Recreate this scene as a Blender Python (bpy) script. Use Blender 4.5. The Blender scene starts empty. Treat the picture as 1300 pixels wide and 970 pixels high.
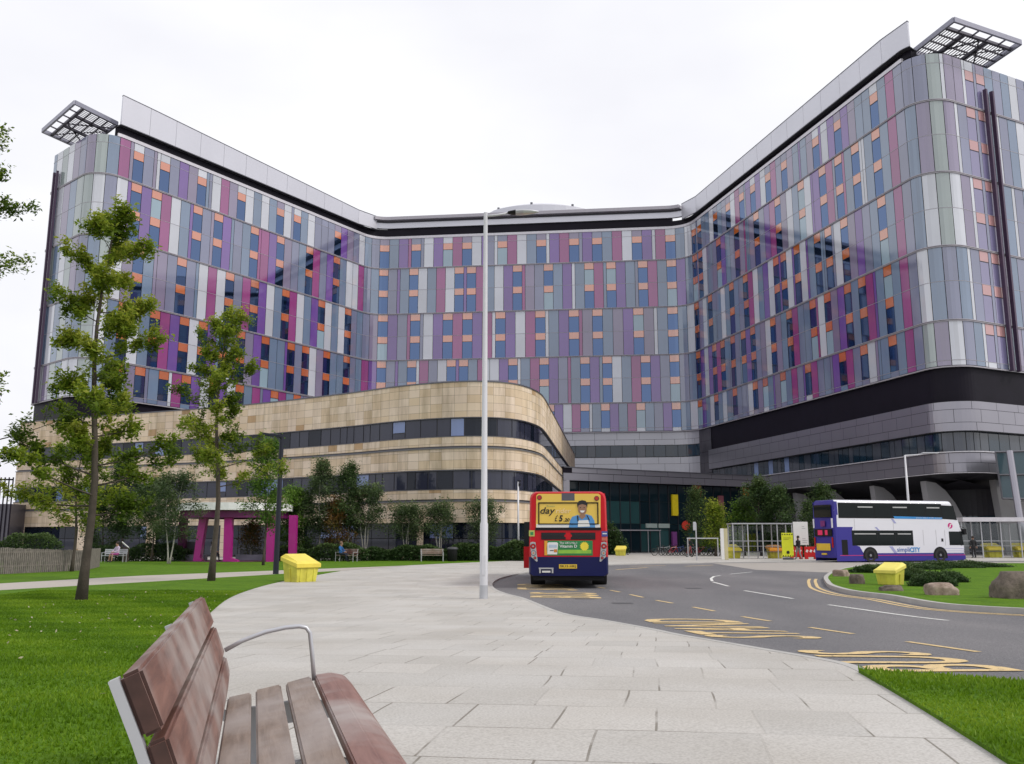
import bpy, bmesh, random
import numpy as np
from math import *
from mathutils import Vector, Matrix, Euler
random.seed(7); rng=np.random.default_rng(7)
S=bpy.context.scene; COL=S.collection
# ------------------------------------------------------------------ survey of the place
HC=1.5; F=1250.; CX=650.; CY=440.5
PT=atan(244.5/F); cp,sp=cos(PT),sin(PT)
def ray(u,v):
    a=(u-CX)/F; b=(CY-v)/F
    return (a, cp-b*sp, sp+b*cp)
def g(y):
    t=min(1,max(0,(y-5)/17)); return .38*(1-t*t*(3-2*t))
def gp(u,v,off=0.):
    r=ray(u,v); y=10
    for i in range(60):
        t=(g(y)+off-HC)/r[2]; y=.5*y+.5*t*r[1]
    return (t*r[0],t*r[1])
def aty(u,v,y):
    r=ray(u,v); t=y/r[1]; return Vector((t*r[0],y,HC+t*r[2]))
def atz(u,v,z):
    r=ray(u,v); t=(z-HC)/r[2]; return Vector((t*r[0],t*r[1],z))
def zat(v,y,u=650): return aty(u,v,y).z
def ux(u,y): return (u-650)/1274.*y          # x of a bearing at horizon level
# ------------------------------------------------------------------ materials
MATS={}
def mat(name,col,rough=.6,metal=0.,ior=1.5,var=.08,scale=3.,bump=0.,bscale=20.,coat=0.,emit=None,trans=0.,spec=None,tex=None):
    if name in MATS: return MATS[name]
    m=bpy.data.materials.new(name); m.use_nodes=True; nt=m.node_tree; N=nt.nodes; L=nt.links
    b=N['Principled BSDF']; b.inputs['Roughness'].default_value=rough; b.inputs['Metallic'].default_value=metal
    b.inputs['IOR'].default_value=ior; b.inputs['Coat Weight'].default_value=coat
    if coat: b.inputs['Coat Roughness'].default_value=.05
    c=tuple(col)+(1,)
    tc=N.new('ShaderNodeTexCoord')
    nz=N.new('ShaderNodeTexNoise'); nz.inputs['Scale'].default_value=scale; nz.inputs['Detail'].default_value=5
    L.new(tc.outputs['Object'],nz.inputs['Vector'])
    mx=N.new('ShaderNodeMix'); mx.data_type='RGBA'
    mx.inputs[6].default_value=tuple(max(0,x*(1-var*2)) for x in col)+(1,)
    mx.inputs[7].default_value=tuple(min(1,x*(1+var*2)) for x in col)+(1,)
    L.new(nz.outputs['Fac'],mx.inputs[0]); L.new(mx.outputs[2],b.inputs['Base Color'])
    if emit: b.inputs['Emission Color'].default_value=c; b.inputs['Emission Strength'].default_value=emit
    if bump:
        n2=N.new('ShaderNodeTexNoise'); n2.inputs['Scale'].default_value=bscale; n2.inputs['Detail'].default_value=6
        L.new(tc.outputs['Object'],n2.inputs['Vector'])
        bp=N.new('ShaderNodeBump'); bp.inputs['Strength'].default_value=bump; bp.inputs['Distance'].default_value=.02
        L.new(n2.outputs['Fac'],bp.inputs['Height']); L.new(bp.outputs['Normal'],b.inputs['Normal'])
    MATS[name]=m; return m
def nodes(m): return m.node_tree.nodes,m.node_tree.links,m.node_tree.nodes['Principled BSDF']
# ------------------------------------------------------------------ mesh builder
class MB:
    def __init__(s): s.v=[];s.f=[];s.m=[]
    def add(s,vs,fs,mi=0):
        o=len(s.v); s.v+= [tuple(p) for p in vs]
        for f in fs: s.f.append(tuple(i+o for i in f)); s.m.append(mi)
    def quad(s,a,b,c,d,mi=0): s.add([a,b,c,d],[(0,1,2,3)],mi)
    def box(s,c,d,mi=0,rot=None,bev=0):
        x,y,z=d[0]/2,d[1]/2,d[2]/2
        if bev:
            bm=bmesh.new(); bmesh.ops.create_cube(bm,size=1,matrix=Matrix.Diagonal((d[0],d[1],d[2],1)))
            bmesh.ops.bevel(bm,geom=bm.edges[:],offset=bev,segments=2,affect='EDGES',profile=.5)
            vs=[v.co.copy() for v in bm.verts]; bm.verts.index_update(); fs=[[v.index for v in f.verts] for f in bm.faces]; bm.free()
        else:
            vs=[Vector(p) for p in ((-x,-y,-z),(x,-y,-z),(x,y,-z),(-x,y,-z),(-x,-y,z),(x,-y,z),(x,y,z),(-x,y,z))]
            fs=[(0,3,2,1),(4,5,6,7),(0,1,5,4),(1,2,6,5),(2,3,7,6),(3,0,4,7)]
        if rot is not None: vs=[rot@v for v in vs]
        s.add([v+Vector(c) for v in vs],fs,mi)
    def bb(s,x0,x1,y0,y1,z0,z1,mi=0,bev=0): s.box(((x0+x1)/2,(y0+y1)/2,(z0+z1)/2),(x1-x0,y1-y0,z1-z0),mi,None,bev)
    def tube(s,pts,rs,mi=0,n=8,cap=True):
        pts=[Vector(p) for p in pts]
        if not hasattr(rs,'__len__'): rs=[rs]*len(pts)
        o=len(s.v); prev=None
        for i,p in enumerate(pts):
            d=(pts[min(i+1,len(pts)-1)]-pts[max(i-1,0)]).normalized()
            if prev is None:
                a=Vector((0,0,1)) if abs(d.z)<.9 else Vector((1,0,0)); e=d.cross(a).normalized()
            else: e=(prev-d*prev.dot(d)).normalized()
            prev=e; w=d.cross(e)
            for k in range(n):
                t=2*pi*k/n; s.v.append(tuple(p+(e*cos(t)+w*sin(t))*rs[i]))
        for i in range(len(pts)-1):
            for k in range(n):
                a=o+i*n+k; b=o+i*n+(k+1)%n; s.f.append((a,b,b+n,a+n)); s.m.append(mi)
        if cap:
            s.f.append(tuple(o+k for k in range(n))[::-1]); s.m.append(mi)
            q=o+(len(pts)-1)*n; s.f.append(tuple(q+k for k in range(n))); s.m.append(mi)
    def prism(s,poly,axis,a0,a1,mi=0,capm=None):
        # poly: 2D points; axis: 'x','y','z' extrusion direction
        n=len(poly)
        def P(p,a):
            return {'x':(a,p[0],p[1]),'y':(p[0],a,p[1]),'z':(p[0],p[1],a)}[axis]
        vs=[P(p,a0) for p in poly]+[P(p,a1) for p in poly]
        fs=[(i,(i+1)%n,(i+1)%n+n,i+n) for i in range(n)]
        s.add(vs,fs,mi); cm=mi if capm is None else capm
        s.add(vs,[tuple(range(n))[::-1],tuple(range(n,2*n))],cm)
    def build(s,name,mats,parent=None,smooth=False,world=False,auto=None,fix=False):
        me=bpy.data.meshes.new(name)
        v=s.v
        if world and parent is not None:
            L=parent.location; v=[(p[0]-L.x,p[1]-L.y,p[2]-L.z) for p in v]
        me.from_pydata(v,[],s.f)
        if not isinstance(mats,(list,tuple)): mats=[mats]
        for m in mats: me.materials.append(m)
        me.polygons.foreach_set('material_index',s.m)
        if fix:
            bm=bmesh.new(); bm.from_mesh(me); bmesh.ops.recalc_face_normals(bm,faces=bm.faces[:]); bm.to_mesh(me); bm.free()
        if smooth: me.polygons.foreach_set('use_smooth',[True]*len(me.polygons))
        if auto is not None:
            me.polygons.foreach_set('use_smooth',[True]*len(me.polygons))
            try: me.set_sharp_from_angle(angle=radians(auto))
            except Exception: pass
        me.update()
        o=bpy.data.objects.new(name,me); COL.objects.link(o)
        if parent is not None: o.parent=parent
        return o
def tag(o,label=None,cat=None,group=None,kind=None):
    if label: o['label']=label
    if cat: o['category']=cat
    if group: o['group']=group
    if kind: o['kind']=kind
    return o
def thing(name,label,cat,loc=(0,0,0),rz=0,group=None):
    o=bpy.data.objects.new(name,None); COL.objects.link(o); o.location=loc; o.rotation_euler=(0,0,rz); o.empty_display_size=.3
    return tag(o,label,cat,group)
def children(o): return [c for c in bpy.data.objects if c.parent==o]
def copy_tree(o,loc,rz,label,parent=None):
    kids=children(o); c=o.copy(); COL.objects.link(c)
    if parent is None:
        c.location=loc; c.rotation_euler=(0,0,rz); c['label']=label
    else: c.parent=parent
    for k in kids: copy_tree(k,None,None,None,c)
    return c
def text(s,w,h,m,parent,mw,name='lettering',bold=0.,shear=0.,depth=.004):
    """lettering w x h metres centred on the origin of mw (x right, y up, z towards the reader)"""
    cu=bpy.data.curves.new(name,'FONT'); cu.body=s; cu.size=1; cu.offset=bold; cu.shear=shear; cu.extrude=.01; cu.resolution_u=3
    o=bpy.data.objects.new(name,cu); COL.objects.link(o); bpy.context.view_layer.update()
    me=bpy.data.meshes.new_from_object(o.evaluated_get(bpy.context.evaluated_depsgraph_get()))
    COL.objects.unlink(o); bpy.data.objects.remove(o)
    co=np.empty(len(me.vertices)*3); me.vertices.foreach_get('co',co); co=co.reshape(-1,3)
    lo,hi=co.min(0),co.max(0); co[:,0]=((co[:,0]-lo[0])/(hi[0]-lo[0])-.5)*w; co[:,1]=((co[:,1]-lo[1])/(hi[1]-lo[1])-.5)*h
    co[:,2]=co[:,2]/.01*depth/2
    me.vertices.foreach_set('co',co.ravel()); me.transform(mw); me.materials.clear(); me.materials.append(m); me.update()
    t=bpy.data.objects.new(name,me); COL.objects.link(t)
    if parent is not None: t.parent=parent
    return t
# ------------------------------------------------------------------ ground layers, all folded on the same lines
def drape(me,off):
    bm=bmesh.new(); bm.from_mesh(me)
    bmesh.ops.triangulate(bm,faces=[f for f in bm.faces if len(f.verts)>4 or True])
    k=5.
    while k<=22.01:
        bmesh.ops.bisect_plane(bm,geom=bm.verts[:]+bm.edges[:]+bm.faces[:],plane_co=(0,k,0),plane_no=(0,1,0),dist=1e-5); k+=.5
    for v in bm.verts: v.co.z=g(v.co.y)+off+v.co.z
    bmesh.ops.recalc_face_normals(bm,faces=bm.faces[:]); bm.to_mesh(me); bm.free()
def sheet(name,pts,off,m,thick=0.,label=None,kind='structure',parent=None):
    mb=MB()
    if thick: mb.prism(pts,'z',-thick,0)
    else: mb.add([(x,y,0) for x,y in pts],[tuple(range(len(pts)))])
    o=mb.build(name,m,parent); drape(o.data,off)
    if not thick:
        me=o.data
        if me.polygons and me.polygons[0].normal.z<0: me.flip_normals()
    if kind: o['kind']=kind
    if label: o['label']=label
    return o
def smooth_line(pts,n=6,closed=False):
    P=[Vector(p) for p in pts]; out=[]; N=len(P)
    for i in range(N if closed else N-1):
        if closed: a,b,c,d=P[i-1],P[i],P[(i+1)%N],P[(i+2)%N]
        else: a,b,c,d=P[max(i-1,0)],P[i],P[i+1],P[min(i+2,N-1)]
        for k in range(n):
            t=k/n; out.append(tuple(.5*((2*b)+(c-a)*t+(2*a-5*b+4*c-d)*t*t+(3*b-a-3*c+d)*t**3)))
    if not closed: out.append(tuple(P[-1]))
    return out
def offset_line(pts,d):
    out=[]; n=len(pts)
    for i in range(n):
        a=Vector(pts[max(i-1,0)][:2]); b=Vector(pts[min(i+1,n-1)][:2]); t=(b-a).normalized()
        out.append((pts[i][0]+t.y*d,pts[i][1]-t.x*d))
    return out
def ribbon(name,pts,d0,d1,off,m,thick=0.,kind='structure'):
    A=offset_line(pts,d0); B=offset_line(pts,d1); mb=MB(); n=len(pts)
    for i in range(n-1):
        mb.quad((*A[i],0),(*A[i+1],0),(*B[i+1],0),(*B[i],0))
        if thick:
            mb.quad((*A[i],0),(*A[i],-thick),(*A[i+1],-thick),(*A[i+1],0)); mb.quad((*B[i],0),(*B[i+1],0),(*B[i+1],-thick),(*B[i],-thick))
    o=mb.build(name,m); drape(o.data,off)
    if not thick and o.data.polygons[0].normal.z<0: o.data.flip_normals()
    if kind: o['kind']=kind
    return o
# surface materials
def m_asphalt():
    m=mat('asphalt',(.07,.07,.075),.85,var=.0,scale=.25); N,L,b=nodes(m)
    tc=N.new('ShaderNodeTexCoord'); a=N.new('ShaderNodeTexNoise'); a.inputs['Scale'].default_value=45; a.inputs['Detail'].default_value=4; a.inputs['Roughness'].default_value=.8
    c=N.new('ShaderNodeTexNoise'); c.inputs['Scale'].default_value=.35; c.inputs['Detail'].default_value=6
    mp=N.new('ShaderNodeMapping'); mp.inputs['Scale'].default_value=(1,.3,1); mp.inputs['Rotation'].default_value=(0,0,.5)
    r=N.new('ShaderNodeValToRGB'); r.color_ramp.elements[0].position=.33; r.color_ramp.elements[0].color=(.045,.045,.05,1); r.color_ramp.elements[1].position=.66; r.color_ramp.elements[1].color=(.25,.245,.255,1)
    x=N.new('ShaderNodeMix'); x.data_type='RGBA'; x.blend_type='MULTIPLY'; x.inputs[0].default_value=1
    r2=N.new('ShaderNodeValToRGB'); r2.color_ramp.elements[0].position=.3; r2.color_ramp.elements[0].color=(.72,.72,.74,1); r2.color_ramp.elements[1].position=.7; r2.color_ramp.elements[1].color=(1.15,1.12,1.1,1)
    L.new(tc.outputs['Object'],a.inputs['Vector']); L.new(tc.outputs['Object'],mp.inputs['Vector']); L.new(mp.outputs[0],c.inputs['Vector'])
    L.new(a.outputs['Fac'],r.inputs[0]); L.new(c.outputs['Fac'],r2.inputs[0]); L.new(r.outputs[0],x.inputs[6]); L.new(r2.outputs[0],x.inputs[7]); L.new(x.outputs[2],b.inputs['Base Color'])
    bp=N.new('ShaderNodeBump'); bp.inputs['Strength'].default_value=.4; bp.inputs['Distance'].default_value=.01; L.new(a.outputs['Fac'],bp.inputs['Height']); L.new(bp.outputs[0],b.inputs['Normal'])
    return m
def m_paving():
    m=mat('paving',(.5,.48,.45),.8,var=0); N,L,b=nodes(m)
    tc=N.new('ShaderNodeTexCoord'); mp=N.new('ShaderNodeMapping'); mp.inputs['Rotation'].default_value=(0,0,radians(8))
    # gentle warp so that the courses wander like hand laid slabs
    nw=N.new('ShaderNodeTexNoise'); nw.inputs['Scale'].default_value=.25; L.new(tc.outputs['Object'],nw.inputs['Vector'])
    mw=N.new('ShaderNodeMix'); mw.data_type='RGBA'; mw.blend_type='LINEAR_LIGHT'; mw.inputs[0].default_value=.12
    L.new(tc.outputs['Object'],mp.inputs['Vector']); L.new(mp.outputs[0],mw.inputs[6]); L.new(nw.outputs['Color'],mw.inputs[7])
    bk=N.new('ShaderNodeTexBrick'); bk.inputs['Scale'].default_value=1; bk.inputs['Brick Width'].default_value=.62; bk.inputs['Row Height'].default_value=.9
    bk.inputs['Mortar Size'].default_value=.008; bk.inputs['Mortar Smooth'].default_value=.15; bk.inputs['Bias'].default_value=0; bk.offset=.37; bk.squash=1.5; bk.squash_frequency=3
    bk.inputs['Color1'].default_value=(.62,.595,.56,1); bk.inputs['Color2'].default_value=(.53,.51,.485,1); bk.inputs['Mortar'].default_value=(.12,.11,.095,1)
    L.new(mw.outputs[2],bk.inputs['Vector'])
    # joints partly filled with sand
    nz=N.new('ShaderNodeTexNoise'); nz.inputs['Scale'].default_value=.9; nz.inputs['Detail'].default_value=4; L.new(tc.outputs['Object'],nz.inputs['Vector'])
    rr=N.new('ShaderNodeValToRGB'); rr.color_ramp.elements[0].position=.47; rr.color_ramp.elements[1].position=.56; L.new(nz.outputs['Fac'],rr.inputs[0])
    mu=N.new('ShaderNodeMath'); mu.operation='MULTIPLY'; L.new(bk.outputs['Fac'],mu.inputs[0]); L.new(rr.outputs[0],mu.inputs[1])
    ma=N.new('ShaderNodeMath'); ma.operation='MULTIPLY_ADD'; ma.inputs[1].default_value=.82; L.new(mu.outputs[0],ma.inputs[0])
    m2=N.new('ShaderNodeMath'); m2.operation='MULTIPLY'; m2.inputs[1].default_value=.18; L.new(bk.outputs['Fac'],m2.inputs[0]); L.new(m2.outputs[0],ma.inputs[2])
    base=N.new('ShaderNodeTexBrick'); base.inputs['Scale'].default_value=1; base.inputs['Brick Width'].default_value=.62; base.inputs['Row Height'].default_value=.9; base.inputs['Mortar Size'].default_value=0; base.offset=.37; base.squash=1.5; base.squash_frequency=3
    base.inputs['Color1'].default_value=(.55,.53,.5,1); base.inputs['Color2'].default_value=(.49,.475,.45,1); L.new(mw.outputs[2],base.inputs['Vector'])
    mo=N.new('ShaderNodeMix'); mo.data_type='RGBA'; L.new(ma.outputs[0],mo.inputs[0]); L.new(base.outputs['Color'],mo.inputs[6]); mo.inputs[7].default_value=(.24,.22,.19,1)
    # grain and dirt
    gr=N.new('ShaderNodeTexNoise'); gr.inputs['Scale'].default_value=60; gr.inputs['Detail'].default_value=3; L.new(tc.outputs['Object'],gr.inputs['Vector'])
    g2=N.new('ShaderNodeValToRGB'); g2.color_ramp.elements[0].position=.3; g2.color_ramp.elements[0].color=(.74,.73,.72,1); g2.color_ramp.elements[1].position=.6; g2.color_ramp.elements[1].color=(1,1,1,1); L.new(gr.outputs['Fac'],g2.inputs[0])
    x=N.new('ShaderNodeMix'); x.data_type='RGBA'; x.blend_type='MULTIPLY'; x.inputs[0].default_value=1; L.new(mo.outputs[2],x.inputs[6]); L.new(g2.outputs[0],x.inputs[7])
    d=N.new('ShaderNodeTexNoise'); d.inputs['Scale'].default_value=.55; d.inputs['Detail'].default_value=7; L.new(tc.outputs['Object'],d.inputs['Vector'])
    d2=N.new('ShaderNodeValToRGB'); d2.color_ramp.elements[0].position=.3; d2.color_ramp.elements[0].color=(.86,.84,.81,1); d2.color_ramp.elements[1].position=.62; L.new(d.outputs['Fac'],d2.inputs[0])
    y=N.new('ShaderNodeMix'); y.data_type='RGBA'; y.blend_type='MULTIPLY'; y.inputs[0].default_value=1; L.new(x.outputs[2],y.inputs[6]); L.new(d2.outputs[0],y.inputs[7]); L.new(y.outputs[2],b.inputs['Base Color'])
    bp=N.new('ShaderNodeBump'); bp.inputs['Strength'].default_value=.5; bp.inputs['Distance'].default_value=-.01; L.new(ma.outputs[0],bp.inputs['Height']); L.new(bp.outputs[0],b.inputs['Normal'])
    return m
def m_grass():
    m=mat('grass_green',(.08,.2,.02),.9,var=0); N,L,b=nodes(m); b.inputs['Specular IOR Level'].default_value=.15
    tc=N.new('ShaderNodeTexCoord'); a=N.new('ShaderNodeTexNoise'); a.inputs['Scale'].default_value=1.1; a.inputs['Detail'].default_value=8; a.inputs['Roughness'].default_value=.7
    c=N.new('ShaderNodeTexNoise'); c.inputs['Scale'].default_value=25; c.inputs['Detail'].default_value=5; c.inputs['Roughness'].default_value=.8
    L.new(tc.outputs['Object'],a.inputs['Vector']); L.new(tc.outputs['Object'],c.inputs['Vector'])
    r=N.new('ShaderNodeValToRGB'); e=r.color_ramp.elements; e[0].position=.3; e[0].color=(.06,.15,.005,1); e[1].position=.7; e[1].color=(.13,.25,.01,1)
    L.new(a.outputs['Fac'],r.inputs[0])
    r2=N.new('ShaderNodeValToRGB'); e=r2.color_ramp.elements; e[0].position=.32; e[0].color=(.45,.5,.4,1); e[1].position=.62; e[1].color=(1.15,1.1,1,1); L.new(c.outputs['Fac'],r2.inputs[0])
    x=N.new('ShaderNodeMix'); x.data_type='RGBA'; x.blend_type='MULTIPLY'; x.inputs[0].default_value=1; L.new(r.outputs[0],x.inputs[6]); L.new(r2.outputs[0],x.inputs[7]); L.new(x.outputs[2],b.inputs['Base Color'])
    bp=N.new('ShaderNodeBump'); bp.inputs['Strength'].default_value=.7; bp.inputs['Distance'].default_value=.03; L.new(c.outputs['Fac'],bp.inputs['Height']); L.new(bp.outputs[0],b.inputs['Normal'])
    return m
ASPH=m_asphalt(); PAVE=m_paving(); GRASS=m_grass()
KERB=mat('kerb_stone',(.42,.41,.39),.85,var=.12,scale=2.,bump=.3)
LAYBY=mat('concrete_layby',(.36,.33,.3),.85,var=.1,scale=1.,bump=.2)
PATHM=mat('path_gravel',(.42,.38,.34),.9,var=.08,scale=8.,bump=.2)
def m_paint(name,col):
    m=mat(name,col,.7,var=0); N,L,b=nodes(m); tc=N.new('ShaderNodeTexCoord'); a=N.new('ShaderNodeTexNoise'); a.inputs['Scale'].default_value=14; a.inputs['Detail'].default_value=8; a.inputs['Roughness'].default_value=.75
    L.new(tc.outputs['Object'],a.inputs['Vector']); r=N.new('ShaderNodeValToRGB'); e=r.color_ramp.elements; e[0].position=.36; e[0].color=(.12,.115,.11,1); e[1].position=.46; e[1].color=(*col,1)
    L.new(a.outputs['Fac'],r.inputs[0]); L.new(r.outputs[0],b.inputs['Base Color']); return m
YEL=m_paint('yellow_road_paint',(.68,.5,.24)); WHT=m_paint('white_road_paint',(.75,.75,.72))
RO=-.05
# ground base, road, pavement
gb=MB(); gb.add([(-2500,-300,-.3),(2500,-300,-.3),(2500,3500,-.3),(-2500,3500,-.3)],[(0,1,2,3)]); tag(gb.build('ground',mat('far_ground',(.16,.17,.13),.9,scale=.02)),kind='structure')
kerbpx=[(1560,1080),(1276,970),(1133,880),(1110,865),(1087,851.5),(1058,841),(977,826.5),(905,814),(858,806),(815,797),(760,787),(708,778),(661,759.5),(640,754),(626,748.5),(621,742.5),(626,736.5),(640,731.5),(671,725.5),(700,721.5),(740,718.2),(800,715.8),(860,714.8),(931,713.6),(1008,713.2),(1120,712.4),(1230,712),(1320,712)]
kerb=[gp(*p) for p in kerbpx]
near=kerb[:5]; rest=smooth_line([ (x,y,0) for x,y in kerb[4:]],4); kerbline=near[:4]+[(p[0],p[1]) for p in rest]
road_poly=[(-8,-3),(160,-3),(160,76),(-8,76)]
sheet('road',road_poly,RO,ASPH)
pave_poly=[(3.4,-3)]+kerbline+[(62,72),(170,72),(170,190),(-170,190),(-170,-3)]
sheet('pavement',pave_poly,0.,PAVE,thick=.12)
ribbon('kerb',kerbline,.0,.11,.004,KERB,thick=.1)
# lay-by beside the far shelters
lb=[gp(*p,RO+.004) for p in [(905,715.2),(960,723.4),(1052,726.8),(1100,722),(1400,720),(1400,713.4),(1008,714.2)]]
sheet('layby_surface',lb,RO+.004,LAYBY)
# lawns
LZ=.018
g1px=[(205,970),(208,905),(213,862),(224,826),(240,801),(261,783),(291,759.5),(325,746.5),(359,738),(395,731.5),(432,725)]
g1=[gp(*p) for p in g1px]; g1s=[(p[0],p[1]) for p in smooth_line([(x,y,0) for x,y in g1],5)]
bk=[gp(*p) for p in [(350,729.5),(180,739.7),(0,750),(-300,766)]]
lawn1=[(-1.75,4.0),(-1.3,0),(-1.2,-3)][::-1]+g1s+bk+[(-60,30),(-60,-3)]
sheet('lawn',lawn1,LZ,GRASS,thick=.1)
a=[gp(*p) for p in [(-400,757),(0,741),(180,731),(330,725.3),(400,722.6),(480,719.6),(560,715.7),(650,711.9)]]
b=[gp(*p) for p in [(640,710.8),(560,711.4),(400,712.4),(180,713),(0,713),(-400,713)]]
lawn2=a+b; sheet('lawn',lawn2,LZ,GRASS,thick=.1)
pth=[gp(*p) for p in [(-300,766),(0,750),(180,739.7),(350,729.5),(432,725),(520,718),(480,719.6),(400,722.6),(330,725.3),(180,731),(0,741),(-400,757)]]
sheet('path',pth,.008,PATHM)
# verge lower right
vg=[gp(*p) for p in [(1090,854),(1111,866),(1135,880.5),(1278,970.5),(1562,1080)]]+[(9,-3),(14,6),gp(1700,915),gp(1300,869),gp(1190,860.5)]
sheet('verge',vg,.03,GRASS,thick=.14)
# island
ipx=[(1046.5,732),(1048,738.5),(1054,743.5),(1074,749.2),(1100,753),(1128,756),(1184,765.5),(1235,770),(1300,773.5),(1380,777),(1500,780),(1700,782)]
ifar=[(1700,717),(1400,715.5),(1200,715),(1120,716.3),(1080,720),(1058,725)]
ins=[gp(*p,.05) for p in ipx+ifar]; isl=[(p[0],p[1]) for p in smooth_line([(x,y,0) for x,y in ins],5,closed=True)]
def inset(poly,d):
    n=len(poly); out=[]
    for i in range(n):
        a=Vector(poly[i-1]); b=Vector(poly[(i+1)%n]); t=(b-a).normalized(); out.append((poly[i][0]-t.y*d,poly[i][1]+t.x*d))
    return out
closed=isl+[isl[0]]
ribbon('island_kerb',closed,0.,-.16,.07,KERB,thick=.13)
sheet('island_lawn',inset(isl,.15),.06,GRASS,thick=.12)
ni=len(ipx)*5-4
ribbon('double_yellow_line',isl[:ni],.26,.37,RO+.006,YEL); ribbon('double_yellow_line',isl[:ni],.5,.61,RO+.006,YEL)
# road dashes
def dash(a,b,w,m,name='lane_marking'):
    A=Vector(gp(*a,RO)); B=Vector(gp(*b,RO)); t=(B-A).normalized(); n=Vector((-t.y,t.x))*w/2
    mb=MB(); mb.add([(*(A-n),0),(*(B-n),0),(*(B+n),0),(*(A+n),0)],[(0,1,2,3)]); o=mb.build(name,m); drape(o.data,RO+.006)
    if o.data.polygons[0].normal.z<0: o.data.flip_normals()
    o['kind']='structure'
for p in [((1052,768),(1203,788)),((945,750),(1006.6,760.2)),((905,739),(925,744.4)),((927,729),(955,726.2))]: dash(*p,.11,WHT)
cv=[gp(*p,RO) for p in [(916,730.8),(908,732),(904.5,734.5),(906,738)]]; ribbon('lane_marking',cv,0,.11,RO+.006,WHT)
for p in [((759,745.6),(768,746.9)),((775,749.6),(787,751.8)),((800,755),(816.5,758.6)),((833,762.3),(854,766)),((880,771),(907,776)),((942,783),(978,788.8)),((1028,796.8),(1083,805)),((1152,815),(1242,828)),((1370,845),(1500,866))]: dash(*p,.1,YEL,'bay_marking')
def road_text(s,quad,name):
    Q=[Vector(gp(*q,RO)) for q in quad]  # base start, base end, top end, top start
    o=text(s,1,1,YEL,None,Matrix.Identity(4),name,bold=.012); me=o.data
    bm=bmesh.new(); bm.from_mesh(me); bmesh.ops.delete(bm,geom=[f for f in bm.faces if f.normal.z<.5],context='FACES_ONLY')
    for v in bm.verts:
        x=v.co.x+.5; y=v.co.y+.5; p=(Q[0]*(1-x)+Q[1]*x)*(1-y)+(Q[3]*(1-x)+Q[2]*x)*y; v.co=(p.x,p.y,0)
    bm.to_mesh(me); bm.free(); drape(me,RO+.008)
    up=sum(p.normal.z*p.area for p in me.polygons)
    if up<0: me.flip_normals()
    o['kind']='structure'
road_text('BUS',[(1304,852.5),(1165,828),(1004,825.5),(1112,854)],'bus_stand_lettering')
road_text('STAND',[(1052,811.5),(926,786.5),(808,785.5),(904,810)],'bus_stand_lettering')
road_text('BUS',[(765,760),(757,753),(672,752),(672,758.5)],'bus_stand_lettering')
road_text('STAND',[(736,750),(712,741.5),(656,741.5),(656,748.5)],'bus_stand_lettering')
for a_,b_ in [((782,723.3),(822,720.6)),((800,719),(845,718)),((870,719),(905,717.5))]: dash(a_,b_,.2,YEL,'bay_marking')
# small iron covers and patches on the road
MET=mat('cast_iron',(.06,.06,.065),.6,bump=.4)
for (u,v) in [(790,766),(742,760),(880,747)]:
    x,y=gp(u,v,RO); mb=MB(); mb.add([(x-.25,y-.25,0),(x+.25,y-.25,0),(x+.25,y+.25,0),(x-.25,y+.25,0)],[(0,1,2,3)]); o=mb.build('drain_cover',MET); drape(o.data,RO+.005); tag(o,kind='structure')

# ------------------------------------------------------------------ foliage helpers
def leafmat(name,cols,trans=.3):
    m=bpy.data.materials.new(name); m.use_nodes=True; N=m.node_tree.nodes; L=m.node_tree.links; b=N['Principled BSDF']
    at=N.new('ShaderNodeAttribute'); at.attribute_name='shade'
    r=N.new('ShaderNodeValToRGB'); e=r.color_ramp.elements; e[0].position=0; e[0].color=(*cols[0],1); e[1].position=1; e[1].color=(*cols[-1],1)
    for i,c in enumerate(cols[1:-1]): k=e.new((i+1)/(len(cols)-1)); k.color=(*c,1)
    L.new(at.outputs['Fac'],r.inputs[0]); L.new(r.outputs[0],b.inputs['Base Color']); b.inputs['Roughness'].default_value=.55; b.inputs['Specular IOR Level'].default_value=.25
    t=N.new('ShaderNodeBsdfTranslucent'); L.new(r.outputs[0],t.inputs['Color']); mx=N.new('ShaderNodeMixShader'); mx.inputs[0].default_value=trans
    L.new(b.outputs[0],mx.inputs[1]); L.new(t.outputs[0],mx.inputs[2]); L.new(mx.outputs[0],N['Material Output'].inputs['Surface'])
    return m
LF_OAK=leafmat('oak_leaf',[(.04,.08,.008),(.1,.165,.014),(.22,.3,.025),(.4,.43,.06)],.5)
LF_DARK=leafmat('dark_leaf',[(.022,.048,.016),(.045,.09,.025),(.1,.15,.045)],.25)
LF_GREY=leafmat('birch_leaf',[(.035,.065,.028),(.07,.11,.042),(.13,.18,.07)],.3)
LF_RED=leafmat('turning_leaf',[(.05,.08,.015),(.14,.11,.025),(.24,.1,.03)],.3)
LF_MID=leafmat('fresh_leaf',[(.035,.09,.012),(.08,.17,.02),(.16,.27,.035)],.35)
BARK=mat('bark',(.075,.06,.048),.9,var=.25,scale=6,bump=.8,bscale=30); BARKP=mat('pale_bark',(.4,.38,.34),.8,var=.25,scale=8,bump=.4)
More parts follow.
